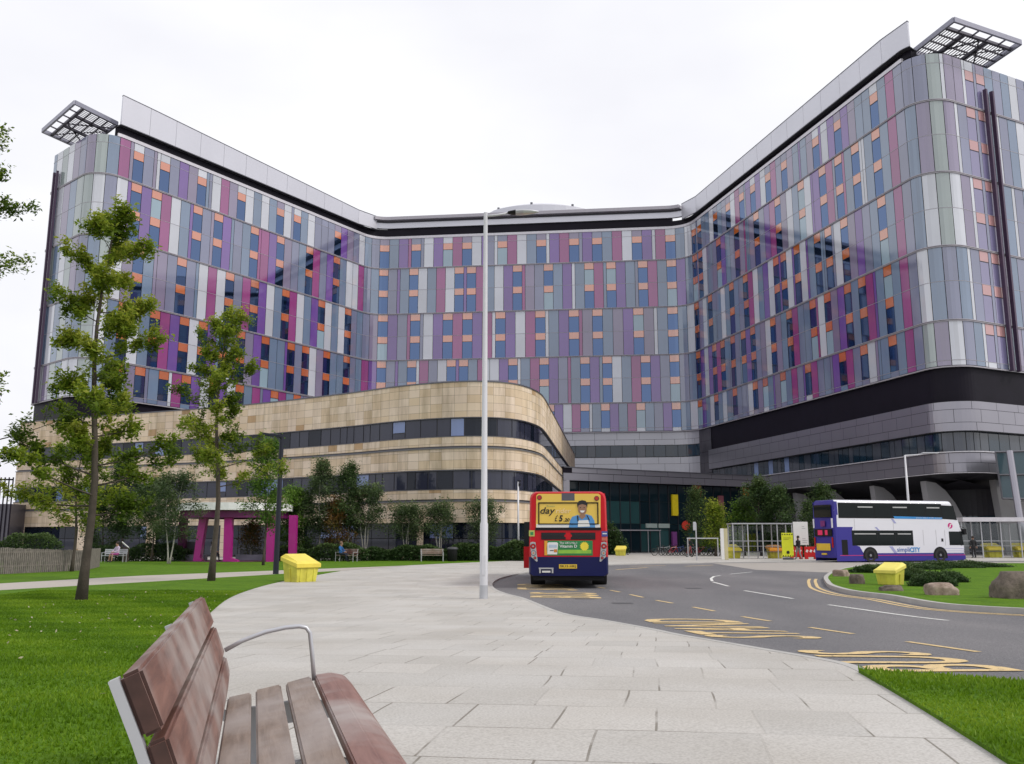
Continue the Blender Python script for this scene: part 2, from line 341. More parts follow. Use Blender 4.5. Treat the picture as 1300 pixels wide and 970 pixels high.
def leaves(name,C,size,m,parent,shade=None,flat=.35,elong=1.7):
    """small folded leaf shaped faces at the centres C (local to parent)"""
    n=len(C); C=np.asarray(C,float)
    d=rng.normal(size=(n,3)); d[:,2]*=.55; d/=np.linalg.norm(d,axis=1)[:,None]
    w=np.cross(d,rng.normal(size=(n,3))*np.array([.6,.6,1.5])); w/=np.linalg.norm(w,axis=1)[:,None]
    nn=np.cross(d,w); s=size*rng.uniform(.6,1.35,(n,1))
    a=C-d*s*.5*elong; c=C+d*s*.5*elong; bq=C+w*s*.36+nn*s*.12; e=C-w*s*.36+nn*s*.12
    V=np.stack([a,bq,c,e],1).reshape(-1,3)
    me=bpy.data.meshes.new(name); me.vertices.add(4*n); me.vertices.foreach_set('co',V.ravel())
    me.loops.add(4*n); me.loops.foreach_set('vertex_index',np.arange(4*n)); me.polygons.add(n); me.polygons.foreach_set('loop_start',np.arange(0,4*n,4)); me.polygons.foreach_set('loop_total',np.full(n,4))
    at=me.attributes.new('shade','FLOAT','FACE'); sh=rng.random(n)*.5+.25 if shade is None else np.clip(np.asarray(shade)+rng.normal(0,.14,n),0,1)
    at.data.foreach_set('value',sh); me.materials.append(m); me.update(); me.validate()
    o=bpy.data.objects.new(name,me); COL.objects.link(o)
    if parent is not None: o.parent=parent
    return o
def tree(label,x,y,h,R,leaf,nleaf,size,z=None,bark=BARK,tr=.12,cb=.25,nl=34,up=.35,prof=None,stems=1,group=None,name='tree',lean=0.,seed=None,clump=.32,spread=1.,tw=9,tl=.5,cl_=.085):
    rr=np.random.default_rng(seed if seed is not None else int(abs(x*131+y*17)*10)%9999)
    z=g(y) if z is None else z
    t=thing(name,label,'tree',(x,y,z-.03),0,group); mb=MB(); Cs=[];Sh=[]
    prof=prof or (lambda q:(sin(pi*min(1,q*.85+.18)))**.8)
    for st in range(stems):
        sa=st*2.4+.5; off=Vector((cos(sa),sin(sa),0))*(0 if stems==1 else .16*h/4)
        def TP(q): return Vector((lean*h*q,0,h*.97*q))+off*(.25+q*2.2)*(1 if stems>1 else 0)+Vector((sin(q*7+st)*.012*h,cos(q*5+st)*.012*h,0))*min(1,q*3)
        n=10; pts=[TP(i/n) for i in range(n+1)]; rad=[tr*(1-.88*i/n)*(1.35 if i==0 else 1) for i in range(n+1)]
        mb.tube(pts,rad,0,8)
        for i in range(nl//stems):
            q=(i+.5)/(nl//stems); hz=cb+(1-cb)*q; az=i*2.39996+rr.uniform(-.5,.5)+st
            ln=R*prof(q)*rr.choice([.45,.7,.9,1.0,1.15])*spread; p0=TP(hz); el=up*(0.4+q*1.3)+rr.uniform(-.15,.2)
            dr=Vector((cos(az)*cos(el),sin(az)*cos(el),sin(el))); side=Vector((-sin(az),cos(az),0))
            r0=max(.006,tr*.28*(1-hz*.75)); P=[p0]
            bend=rr.uniform(-.25,.25)
            for k in range(1,5): P.append(p0+dr*ln*k/4+side*bend*ln*(k/4)**2*.5+Vector((0,0,.12*ln*(k/4)**2)))
            mb.tube(P,[r0*(1-.2*k) for k in range(5)],0,5,False)
            per=int(nleaf/max(1,nl))
            ns=tw; limb_tone=rr.uniform(.2,.75)
            for j in range(ns):
                f=rr.uniform(.12,1.08)**.8; b0=p0+(P[-1]-p0)*min(f,1)+side*bend*ln*f*f*.5
                sd=(dr*rr.uniform(.1,.8)+side*rr.uniform(-1,1)+Vector((0,0,rr.uniform(-.5,.95)))).normalized()*rr.uniform(.5,1.1)*tl*(1.1-.4*min(1,f))
                mb.tube([b0,b0+sd*.55+Vector((0,0,.04)),b0+sd],[r0*.36,r0*.24,r0*.1],0,4,False)
                m_=max(1,int(per/ns*rr.uniform(.5,1.5))); tt=rr.random(m_)[:,None]**.7
                c=np.array(b0)+np.array(sd)*tt*1.15+rr.normal(0,1,(m_,3))*cl_
                Cs.append(c); Sh.append(np.full(m_,limb_tone+rr.uniform(-.12,.12))+(c[:,2]-b0.z)*.6)  # random leaf tone per limb and twig, paler higher above the twig base
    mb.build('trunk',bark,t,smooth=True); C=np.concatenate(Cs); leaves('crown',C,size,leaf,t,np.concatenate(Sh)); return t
def bush(label,x,y,rx,ry,h,leaf,n,size,z=None,rz=0.,name='shrub',cat='shrub',group=None,box=False):
    z=g(y) if z is None else z; t=thing(name,label,cat,(x,y,z),rz,group)
    if box: # hedge: block with loosened faces
        P=rng.random((n,3))*2-1; k=rng.integers(0,4,n); P[k==0,2]=1; P[k==1,1]=-1; P[k==2,1]=1
        hh=1+.18*np.sin(P[:,0]*rx*1.3)+.1*np.sin(P[:,0]*rx*3.1+1)
        C=np.stack([P[:,0]*rx,P[:,1]*ry,(P[:,2]*.5+.5)*h*hh],1)+rng.normal(0,.05,(n,3))
    else:
        d=rng.normal(size=(n,3)); d/=np.linalg.norm(d,axis=1)[:,None]; d[:,2]=np.abs(d[:,2]); r=rng.random(n)**.35
        lump=1+.16*np.sin(d[:,0]*5+x)*np.cos(d[:,1]*4+y)+.1*np.sin(d[:,2]*9+d[:,0]*7)
        C=d*(r*lump)[:,None]*np.array([rx,ry,h])+rng.normal(0,.03,(n,3)); C[:,2]=np.maximum(C[:,2],.01)
    mb=MB()
    for i in range(7):
        a=i*.9; mb.tube([(0,0,-.02),(cos(a)*rx*.3,sin(a)*ry*.3,h*.4),(cos(a)*rx*.6,sin(a)*ry*.6,h*.75)],[.02,.014,.006],0,4,False)
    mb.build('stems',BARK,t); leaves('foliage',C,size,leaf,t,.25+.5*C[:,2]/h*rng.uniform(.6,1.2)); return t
# near lawn blades (mown grass nobody could count)
def blades(poly,n,ymax,h,label,zoff):
    P=np.array(poly); x0,x1=max(-14,P[:,0].min()),min(16,P[:,0].max()); y0,y1=max(2.5,P[:,1].min()),min(ymax,P[:,1].max())
    # density falling with distance
    u=rng.random(n*3); Y=y0+(y1-y0)*u**1.5; X=rng.uniform(x0,x1,n*3)
    keep=(X>-.62*Y-1)&(X<.62*Y+1); X=X[keep];Y=Y[keep]
    ins=np.zeros(len(X),bool); j=len(P)-1
    for i in range(len(P)):
        c=((P[i,1]>Y)!=(P[j,1]>Y))&(X<(P[j,0]-P[i,0])*(Y-P[i,1])/(P[j,1]-P[i,1]+1e-12)+P[i,0]); ins^=c; j=i
    X=X[ins][:n];Y=Y[ins][:n]; m=len(X); t=np.clip((Y-5)/17,0,1); Z=.38*(1-t*t*(3-2*t))+zoff
    a=rng.random(m)*2*pi; w=.004+.0007*Y; hh=h*rng.uniform(.5,1.3,m)*(.8+.4*np.sin(X*1.7)*np.sin(Y*1.1)); dx=np.cos(a)*w;dy=np.sin(a)*w
    lx=rng.normal(0,.35,m)*hh; ly=rng.normal(0,.35,m)*hh
    V=np.stack([np.stack([X-dx,Y-dy,Z],1),np.stack([X+dx,Y+dy,Z],1),np.stack([X+lx,Y+ly,Z+hh],1)],1).reshape(-1,3)
    me=bpy.data.meshes.new('grass'); me.vertices.add(3*m); me.vertices.foreach_set('co',V.ravel()); me.loops.add(3*m); me.loops.foreach_set('vertex_index',np.arange(3*m)); me.polygons.add(m)
    me.polygons.foreach_set('loop_start',np.arange(0,3*m,3)); me.polygons.foreach_set('loop_total',np.full(m,3))
    at=me.attributes.new('shade','FLOAT','FACE'); at.data.foreach_set('value',np.clip(.45+.2*np.sin(X*.9+2)*np.sin(Y*.7)+.16*np.sin(X*2.7+Y*1.9)+.14*np.sin(Y*3.3-X*.6)+rng.normal(0,.16,m),0,1)); me.materials.append(LF_GRASS); me.update()
    o=bpy.data.objects.new('grass',me); COL.objects.link(o); tag(o,label,'grass',kind='stuff')
LF_GRASS=leafmat('grass_blade',[(.08,.17,.006),(.14,.26,.01),(.24,.36,.025)],.4)
blades(lawn1,150000,30,.028,'short bright green mown grass of the lawn behind the bench',LZ)
blades(vg,60000,14,.04,'longer green grass on the corner verge beside the road lettering',.03)

fl=[]
while len(fl)<110:
    X=random.uniform(-11,-1.8);Y=random.uniform(7,30)
    ins_=False; j_=len(lawn1)-1
    for i_ in range(len(lawn1)):
        (xa,ya),(xb,yb)=lawn1[i_],lawn1[j_]; j_=i_
        if (ya>Y)!=(yb>Y) and X<(xb-xa)*(Y-ya)/(yb-ya)+xa: ins_=not ins_
    if ins_ and abs(X)<.55*Y: fl.append((X,Y,g(Y)+LZ+.03))
o=leaves('fallen_leaves',fl,.04,leafmat('fallen_leaf',[(.35,.3,.12),(.45,.42,.3),(.3,.18,.06)],.2),None); tag(o,'small fallen leaves scattered on the near lawn','leaves',kind='stuff')
# ------------------------------------------------------------------ building facades
def fillet(P,R):
    out=[P[0]]; 
    for i in range(1,len(P)-1):
        a,b,c=Vector(P[i-1]),Vector(P[i]),Vector(P[i+1]); d1=(a-b).normalized(); d2=(c-b).normalized(); ang=acos(max(-1,min(1,d1.dot(d2)))); r=R[i-1]
        tl=r/tan(ang/2); cc=b+(d1+d2).normalized()*(r/sin(ang/2)); p=b+d1*tl; q=b+d2*tl
        a0=atan2(p.y-cc.y,p.x-cc.x); a1=atan2(q.y-cc.y,q.x-cc.x); da=(a1-a0+pi)%(2*pi)-pi; n=max(4,int(abs(da)*r/.8),int(abs(da)/radians(8)))
        for k in range(n+1): out.append((cc.x+cos(a0+da*k/n)*r,cc.y+sin(a0+da*k/n)*r))
    return out+[P[-1]]
class Path:
    def __init__(s,P):
        s.P=[Vector(p[:2]) for p in P]; s.S=[0]
        for a,b in zip(s.P,s.P[1:]): s.S.append(s.S[-1]+(b-a).length)
        s.L=s.S[-1]; s.Nv=[]
        for i in range(len(s.P)):
            t=(s.P[min(i+1,len(s.P)-1)]-s.P[max(0,i-1)]).normalized(); s.Nv.append(Vector((t.y,-t.x)))
    def at(s,q,off=0):
        q=max(0,min(s.L,q)); 
        import bisect
        i=min(len(s.P)-2,max(0,bisect.bisect_right(s.S,q)-1)); f=(q-s.S[i])/max(1e-9,s.S[i+1]-s.S[i])
        n=(s.Nv[i]*(1-f)+s.Nv[i+1]*f).normalized(); return s.P[i].lerp(s.P[i+1],f)+n*off
    def cuts(s,a,b): return [a]+[q for q in s.S if a+1e-4<q<b-1e-4]+[b]
    def near(s,p):
        p=Vector(p[:2]); best=(1e9,0)
        for i in range(len(s.P)-1):
            a,b=s.P[i],s.P[i+1]; d=b-a; t=max(0,min(1,(p-a).dot(d)/d.dot(d))); e=(a+d*t-p).length
            if e<best[0]: best=(e,s.S[i]+t*d.length)
        return best[1]
def strip(mb,path,a,b,z0,z1,off=0,mi=0):
    c=path.cuts(a,b)
    for p,q in zip(c,c[1:]):
        A=path.at(p,off);B=path.at(q,off); mb.quad((A.x,A.y,z0),(B.x,B.y,z0),(B.x,B.y,z1),(A.x,A.y,z1),mi)
def ledge(mb,path,a,b,z0,z1,o0,o1,mi=0):
    strip(mb,path,a,b,z0,z1,o1,mi); c=path.cuts(a,b)
    for p,q in zip(c,c[1:]):
        A=path.at(p,o1);B=path.at(q,o1);C=path.at(q,o0);D=path.at(p,o0)
        mb.quad((A.x,A.y,z1),(B.x,B.y,z1),(C.x,C.y,z1),(D.x,D.y,z1),mi); mb.quad((A.x,A.y,z0),(D.x,D.y,z0),(C.x,C.y,z0),(B.x,B.y,z0),mi)
    for q in (a,b):
        A=path.at(q,o1);D=path.at(q,o0); mb.quad((A.x,A.y,z0),(A.x,A.y,z1),(D.x,D.y,z1),(D.x,D.y,z0),mi)
def glassy(name,col,ior=2.1,rough=.07,var=.06,tint=None):
    m=mat(name,col,rough,0,ior,var,.3,bump=.012,bscale=.6)
    N,L,b=nodes(m); gi=N.new('ShaderNodeNewGeometry'); mr=N.new('ShaderNodeMapRange'); mr.inputs['To Min'].default_value=.88; mr.inputs['To Max'].default_value=1.1; L.new(gi.outputs['Random Per Island'],mr.inputs['Value'])
    src=b.inputs['Base Color'].links[0].from_socket; vm=N.new('ShaderNodeVectorMath'); vm.operation='SCALE'; L.new(src,vm.inputs[0]); L.new(mr.outputs[0],vm.inputs['Scale']); L.new(vm.outputs[0],b.inputs['Base Color'])
    if tint: m.node_tree.nodes['Principled BSDF'].inputs['Specular Tint'].default_value=(*tint,1)
    return m
PAN={'W':glassy('pale_grey_panel',(.58,.6,.66)),'G':glassy('slate_blue_panel',(.2,.215,.325)),'T':glassy('teal_grey_panel',(.165,.23,.34)),'V':glassy('grey_violet_panel',(.24,.205,.31)),
     'P':glassy('purple_panel',(.165,.075,.32)),'M':glassy('magenta_panel',(.3,.055,.21)),'E':glassy('sage_panel',(.32,.375,.37))}
KEYS='WGTVPME'; PANM=[PAN[k] for k in KEYS]
WGL=glassy('window_glass',(.004,.01,.024),3.3,.03,tint=(.4,.58,1.0)); ORG=glassy('orange_spandrel',(.6,.14,.02),3.0); WWASH=glassy('sky_washed_glass',(.24,.22,.38),2.0,.06); OWASH=glassy('sky_washed_spandrel',(.55,.3,.3),2.0); BLIND=glassy('window_with_blind',(.3,.42,.5),2.0,.1)  # pale violet and salmon put the end faces' sky reflection into colour
DKG=mat('facade_backing',(.02,.02,.024),.5); MUL=mat('mullion_metal',(.42,.4,.44),.5,.2,var=.05)
BLK=mat('black_band',(.009,.007,.014),.5,0,1.25,var=.2,scale=.5); PARA=mat('parapet_metal',(.64,.64,.69),.35,.5,var=.04,scale=.15)
J1=Vector((-23.9,163.8)); J2=Vector((29.1,157.3)); dL=Vector((-.512,-.859)); dR=Vector((.222,-.975))
C1=J1+dL*55; C2=J2+dR*63.3
E0=C1+Vector((-.731,.682))*14; E1=C2+Vector((.879,.477))*32
E0b=E0+Vector((.45,.89))*30
FP=Path(fillet([E0b,E0,C1,J1,J2,C2,E1],[1.2,3.0,4.5,4.5,3.0])) 
sE0=FP.near(E0); sC1=FP.near(C1); sJ1=FP.near(J1); sJ2=FP.near(J2); sC2=FP.near(C2)
TW=thing('hospital_tower','tall fan shaped hospital block clad in purple, magenta and grey glass panels','building',(2,150,0))
bands=[(47.13,52.5,51.35),(39.1,47.13,43.28),(31.1,39.1,35.2),(23.3,31.1,27.4),(18.6,23.3,19.2)]
CROWS=["NTPmNgWPNMNWpGwNMWTNwPMNgPNTMWNPwMN","NGpTNWTMWNpNMTWPNmVGNTPwTNMtNPTgNMTN","NPGmNgWPNMNPMwNPWMNwTPNmVNTVPNVwTN","NGpTNwMGWNpNTMwWPNwTMNPGmTNPtNWTMNPGN","PWNGTMNWPNMTGPWNTMGTNPWMNwTNPTMNTGPN"]
def randrow(L,seed):
    r=random.Random(seed); out='';tot=0;gap=r.randint(1,3);last=''
    while tot<L:
        if gap==0: c='N'; gap=r.choice([1,2,2,3,3,4,5])
        else:
            gap-=1
            while True:
                c=r.choice('GGTTTVVWWWPPPMMGT')
                if c!=last or c in 'GT': break
            if r.random()<.2: c=c.lower()
        last=c; out+=c; tot+=1.65 if c.isupper() else .55
    return out,tot
UW={True:3,False:1}
clad=MB(); wins=[]
def lay(row,a,b,zi):
    z0,z1,zt=bands[zi]; units=sum(UW[c.isupper()] for c in row); k=(b-a)/units; q=a
    for c in row:
        w=UW[c.isupper()]*k; j=.035; A,B=q+j,q+w-j; q+=w; C=c.upper()
        zsplit=[(z0+.09,zt-.03),(zt+.03,z1-.09)]
        if C=='N':
            fl=[(z0+.1,zt)] if zi in (0,) else ([(z0+.1,zt),(zt,z1-.1)] if zi in (1,2,3) else [(zt,z1-.1)])
            for lo,hi in fl: wins.append((A,B,lo,hi))
            if zi==0: strip(clad,FP,A,B,zt+.03,z1-.09,0,random.choice([0,1,3]))
            if zi==4: strip(clad,FP,A,B,z0+.05,zt-.03,0,random.choice([0,1,2]))
            continue
        mi=KEYS.index(C)
        for lo,hi in zsplit: strip(clad,FP,A,B,lo,hi,0,mi)
for zi in range(5):
    a=0.;
    def cornerrow(L,seed,wide=1.5):
        r=random.Random(seed); n=max(2,round(L/wide)); s='';last=''
        for i in range(n):
            c=r.choice('GEWVTEGT'); 
            while c==last: c=r.choice('GEWVTEGT')
            s+=c;last=c
        return s
    lay(cornerrow(sE0-2,50+zi),0,sE0-2,zi)
    e0=''.join(c for c in cornerrow(sC1-3-sE0,70+zi,1.4)); lay(e0.replace('EG','eG'),sE0-2,sC1-2.2,zi)
    lay(cornerrow(4.4,90+zi,1.45),sC1-2.2,sC1+2.2,zi)
    Lw=sJ1-5-(sC1+2.2); row,_=randrow(Lw,11+zi); lay(row,sC1+2.2,sJ1-5,zi)
    lay(['GWTG','WMGT','GTGV','GTMP','PGTW'][zi],sJ1-5,sJ1+.8,zi)
    lay(CROWS[zi],sJ1+.8,sJ2-1.5,zi)
    lay(['TW','PT','TW','GT','TW'][zi],sJ2-1.5,sJ2+1.8,zi)
    Lw=sC2-2.6-(sJ2+1.8); row,_=randrow(Lw,31+zi); lay('N'+row[:-4].rstrip('N')+'TNTMG',sJ2+1.8,sC2-2.6,zi)
    lay(['GGE','TVE','TWE','WTG','EVW'][zi],sC2-2.6,sC2+1.6,zi)
    lay(['wVVwNgNTGTWGTGVWGTNGTWG','VwGNgNTwGTWGVVWTGTNGTW','WVwNgNGTwGTVVWGTNGTWGT','TwGNgNVTGWTGTVWGTNGTWG','GTwNgNTVGTWGTGWVGTNGTWG'][zi],sC2+1.6,FP.L,zi)
clad.build('cladding',PANM,TW,world=True)
# windows: the largest hundred as parts, the rest together
def wscore(w):
    A=FP.at(w[0]);B=FP.at(w[1]); return abs(A.x/A.y-B.x/B.y)*(w[3]-w[2])/A.y*(1 if -.5<A.x/A.y<.5 and not (A.x/A.y<.06 and A.x/A.y>-.3 and w[3]<31) else .01)
wins.sort(key=wscore,reverse=True); restmb=MB(); r=random.Random(3)
for i,(A,B,lo,hi) in enumerate(wins):
    mb=MB() if i<100 else restmb
    gz=hi-(1.15 if hi-lo<4.2 else 1.35); gm=2 if r.random()<.13 else 0; om=1
    if A>sC2+1 or A<sC1-1: gm,om=4,5  # end faces take the paler copies with sky reflection painted in
    strip(mb,FP,A,B,gz+.03,hi-.02,0,om); strip(mb,FP,A,B,lo+.02,gz-.03,-.02,gm)
    strip(mb,FP,A,B,gz-.03,gz+.03,.02,3)
    if i<100: mb.build('window',[WGL,ORG,BLIND,DKG,WWASH,OWASH],TW,world=True)
restmb.build('window_rows',[WGL,ORG,BLIND,DKG,WWASH,OWASH],TW,world=True)['kind']='stuff'
# structure behind
bk=MB(); strip(bk,FP,0,FP.L,18.55,52.45,-.14)
back=[FP.at(FP.L),Vector((60,175)),Vector((0,200)),Vector((-60,185)),FP.at(0)]
top=[FP.at(q,-.14) for q in FP.cuts(0,FP.L)]+[Vector(p) for p in back[1:-1]]
bk.add([(p.x,p.y,52.45) for p in top],[tuple(range(len(top)))])
for p,q in zip(back,back[1:]): bk.quad((p.x,p.y,0),(q.x,q.y,0),(q.x,q.y,52.9),(p.x,p.y,52.9))
bk.build('wall',DKG,TW,world=True)
sc=MB()
for z in (47.13,39.1,31.1,23.3): ledge(sc,FP,0,FP.L,z-.1,z-.03,-.1,.12,0); ledge(sc,FP,0,FP.L,z+.03,z+.1,-.1,.12,0)
for z in (43.28,35.2,27.4,19.2,51.35): ledge(sc,FP,0,FP.L,z-.02,z+.02,-.1,.02,0)
ledge(sc,FP,0,FP.L,18.5,18.62,-.2,.06,0)
sc.build('floor_ledges',MUL,TW,world=True)
WST=mat('white_strip_metal',(.62,.6,.64),.4,.3)
st=MB(); ledge(st,FP,sC1+1.8,sC2-2.4,52.42,52.85,-.2,.1,0); st.build('eaves_strip',WST,TW,world=True)
bl=MB(); ledge(bl,FP,sC1+2.2,sJ1+2,52.8,54.3,-1.6,-.45,0); ledge(bl,FP,sJ1+2,sJ2-2,52.8,54.6,-1.6,-.45,0); ledge(bl,FP,sJ2-2,sC2-1.4,52.8,53.9,-1.6,-.45,0); bl.build('roof_recess_band',BLK,TW,world=True)
def rampbox(mb,p,q,za0,za1,zb0,zb1,o0,o1,mi):
    A,B=FP.at(p,o1),FP.at(q,o1); D,C=FP.at(p,o0),FP.at(q,o0)
    mb.add([(A.x,A.y,za0),(B.x,B.y,zb0),(B.x,B.y,zb1),(A.x,A.y,za1),(D.x,D.y,za0),(C.x,C.y,zb0),(C.x,C.y,zb1),(D.x,D.y,za1)],[(0,1,2,3),(3,2,6,7),(0,3,7,4),(1,5,6,2),(4,7,6,5),(0,4,5,1)],mi)
def parapet(a,b,za,zb,o,zl=54.0):
    mb=MB(); n=int((b-a)/4.1); Z=lambda q: za+(zb-za)*(q-a)/(b-a)
    for i in range(n):
        p=a+(b-a)*i/n; q=a+(b-a)*(i+1)/n; rampbox(mb,p+.02,q-.02,zl,Z(p),zl,Z(q),o-.3,o,0); rampbox(mb,p,q,Z(p),Z(p)+.1,Z(q),Z(q)+.1,o-.36,o+.03,1)
    ledge(mb,FP,a,b,zl-.1,zl-.02,-1.2,o-.02,1); return mb
GM=mat('dark_grey_metal',(.13,.13,.15),.4,.5)
parapet(sC1+2.0,sJ1+.1,58.0,56.3,.25,54.1).build('parapet',[PARA,GM],TW,world=True); parapet(sJ2-.1,sC2-1.2,56.3,56.6,.25,53.75).build('parapet',[PARA,GM],TW,world=True)
# shape the parapets: both rise slightly to their free ends
cr=MB(); a,b=sJ1-.5,sJ2+.4
ledge(cr,FP,a,b,54.4,55.35,-.7,-.1,0); ledge(cr,FP,a,b,55.35,55.7,-.7,-.3,1); ledge(cr,FP,a,b-.8,55.7,56.25,-.9,.75,2); 
cr.build('eaves',[PARA,GM,MUL],TW,world=True)
# helipad drum on the roof
hp=MB(); hc=Vector((ux(690,178),178)); seg=[]
n=28
for ring,(r_,z_) in enumerate([(10,54.),(10,zat(273,178)),(9.2,zat(271.5,178)),(7.5,zat(268.5,178)),(5,zat(266,178)),(2,zat(265,178))]):
    seg.append([(hc.x+cos(2*pi*k/n)*r_,hc.y+sin(2*pi*k/n)*r_*.6,z_) for k in range(n)])
for A,B in zip(seg,seg[1:]):
    for k in range(n): hp.quad(A[k],A[(k+1)%n],B[(k+1)%n],B[k],0)
hp.add(seg[-1],[tuple(range(n))]); 
for k in range(0,n,4): hp.tube([(hc.x+cos(2*pi*k/n)*9,hc.y+sin(2*pi*k/n)*5.4,52.9),(hc.x+cos(2*pi*k/n)*9,hc.y+sin(2*pi*k/n)*5.4,zat(269,178))],.25,1,6)
hp.build('helipad',[PARA,GM],TW,world=True,auto=30)
# roof trellises
def trellis(pa,pb,pc,z,side):
    A=atz(*pa,z);B=atz(*pb,z);C=atz(*pc,z); D=A+(C-B); mb=MB()
    def P(s,t): return A+(B-A)*s+(D-A)*t
    def bar(s0,t0,s1,t1,w,h,dz=0,mi=0):
        p=P(s0,t0);q=P(s1,t1); d=(q-p); L_=d.length; rz=atan2(d.y,d.x); mb.box(((p+q)/2+Vector((0,0,dz))),(L_,w,h),mi,Matrix.Rotation(rz,3,'Z'))
    for e in ((0,0,1,0),(1,0,1,1),(0,1,1,1),(0,0,0,1)): bar(*e,.26,.55,0,1)
    bar(.78,0,.78,1,.35,.3,-.02,0)
    for k in range(1,5): bar(.78,k/5,1,k/5,.12,.16,0,0)
    for k in (.28,.62): bar(0,k,.78,k,.36,.3,-.1,0)
    for k in range(1,26): bar(0,k/26,.78,k/26,.09,.06,.1,0)
    for k in (.2,.4,.6): bar(k,0,k,1,.14,.16,-.1,0)
    bar(0,.1,.78,.5,.14,.14,-.3,0); bar(0,.9,.78,.5,.14,.14,-.3,0); bar(.1,.3,.78,.9,.1,.1,-.3,0)
    return mb
STL=mat('trellis_steel',(.1,.095,.12),.5,.4); STL2=mat('trellis_edge',(.3,.3,.36),.4,.5)
trellis((1159,66),(1211,25),(1296,54),54.9,1).build('roof_trellis',[STL,STL2],TW,world=True)
trellis((149,157),(95,130),(54,166),54.9,-1).build('roof_trellis',[STL,STL2],TW,world=True)
# dark down pipes on the end faces
PIPE=mat('aubergine_pipe',(.07,.04,.08),.35,.2)
for s_ in (sC2+8.0,sC2+9.1,sE0+1.9,sE0+2.9):
    mb=MB(); A=FP.at(s_,.35); mb.box((A.x,A.y,34),(.3,.4,31),0,Matrix.Rotation(.6,3,'Z')); mb.build('down_pipe',PIPE,TW,world=True)
# lower levels
def m_metalclad():
    m=mat('grey_metal_cladding',(.34,.33,.37),.3,.75,var=.05,scale=.2); return m
MCL=m_metalclad(); MCLD=mat('dark_metal_cladding',(.12,.115,.135),.38,.5,var=.06,scale=.2)
RIB=glassy('ribbon_glass',(.012,.03,.05),1.7,.04); RIBL=glassy('ribbon_glass_blind',(.2,.28,.5),1.7,.1); RIBM=glassy('ribbon_glass_grey',(.05,.06,.08),1.7,.06)
lw=MB(); seedr=random.Random(5)
def course(mb,a,b,z0,z1,w,off,mi,sh=0.):
    q=a-sh*w
    while q<b:
        p0=max(a,q)+.02;p1=min(b,q+w)-.02
        if p1-p0>.1: strip(mb,FP,p0,p1,z0+.02,z1-.02,off,mi)
        q+=w
for a,b in ((0,sJ1-6),(sJ2+5.5,FP.L)): lb_=MB(); ledge(lb_,FP,a,b,15,18.5,-1.2,-.35,0); lb_.build('black_recess_band',BLK,TW,world=True)
for (a,b,mi) in ((0,sJ1-6,0),(sJ2+5.5,FP.L,0)):
    course(lw,a,b,14.2,15,3.4,.25,mi); course(lw,a,b,12.9,14.2,2.6,.25,mi,.4); course(lw,a,b,12.05,12.9,3.8,.25,mi,.7)
    lw.build('metal_cladding',[MCL,MCLD],TW,world=True); lw=MB()
    course(lw,a,min(b,sC2+6.5) if b>sC2 else b,8.9,9.9,2.8,.25,mi,.2); course(lw,a,min(b,sC2+6.5) if b>sC2 else b,8.0,8.9,3.4,.25,mi,.6); lw.build('metal_cladding',[MCL,MCLD],TW,world=True); lw=MB()
cm=MB()
a,b=sJ1-6,sJ2+1.5
for z0,z1,w,s_ in ((17.3,18.5,3.6,0),(16.4,17.3,3.2,.5),(13.4,14.45,3.4,.3),(11.6,13.4,3.8,.7),(9.5,11.6,3.8,.1)): course(cm,a,b,z0,z1,w,-.3,0,s_)
for z0,z1,w,s_ in ((16.6,18.5,3.6,0),(14.9,16.6,3.2,.5),(13.2,14.9,3.4,.3),(11.6,13.2,3.8,.7),(9.5,11.6,3.8,.1)): course(cm,b,sJ2+5.5,z0,z1,w,-.28,1,s_)
WMC=mat('light_metal_cladding',(.48,.48,.52),.4,.4,var=.04,scale=.2)
cm.build('podium_cladding',[WMC,MCLD],TW,world=True)
bs=MB(); strip(bs,FP,0,FP.L,8.0,18.6,-.45); 
ledge(bs,FP,sJ2+5.5,FP.L,12.0,15.03,-.45,.2); ledge(bs,FP,sJ2+5.5,sC2+6.5,7.98,9.93,-.45,.2); ledge(bs,FP,0,sJ1-6,12.,15.03,-.45,.2); ledge(bs,FP,0,sJ1-6,7.98,9.93,-.45,.2)
bs.build('podium_wall',DKG,TW,world=True)
tr=MB(); ledge(tr,FP,sJ2+5.5,sC2+6.3,9.93,10.03,.0,.5,0); ledge(tr,FP,sJ2+5.5,sC2+6.3,7.9,7.97,.0,.35,0); tr.build('podium_trim',WST,TW,world=True)
def ribbonwin(a,b,z0,z1,off,w=1.1):
    q=a; n=0; allq=[]
    while q<b:
        ww=seedr.choice([w,w*.7,w*1.25]); allq.append((q,min(b,q+ww))); q+=ww
    mb=MB()
    for (p,q) in allq:
        x=seedr.random(); strip(mb,FP,p+.04,q-.04,z0+.05,z1-.05,off,1 if x<.035 else (2 if x<.45 else 0))
    return mb
ribbonwin(sJ2+5.5,FP.L,10,12.05,-.35,1.3).build('ribbon_window',[RIB,RIBL,RIBM],TW,world=True)
ribbonwin(sJ1-6,sJ2+4,14.5,16.4,-.4,1.9).build('ribbon_window',[RIB,RIBL,RIBM],TW,world=True)
ribbonwin(0,sJ1-6,10,12.05,-.35,1.3).build('ribbon_window',[RIB,RIBL,RIBM],TW,world=True)
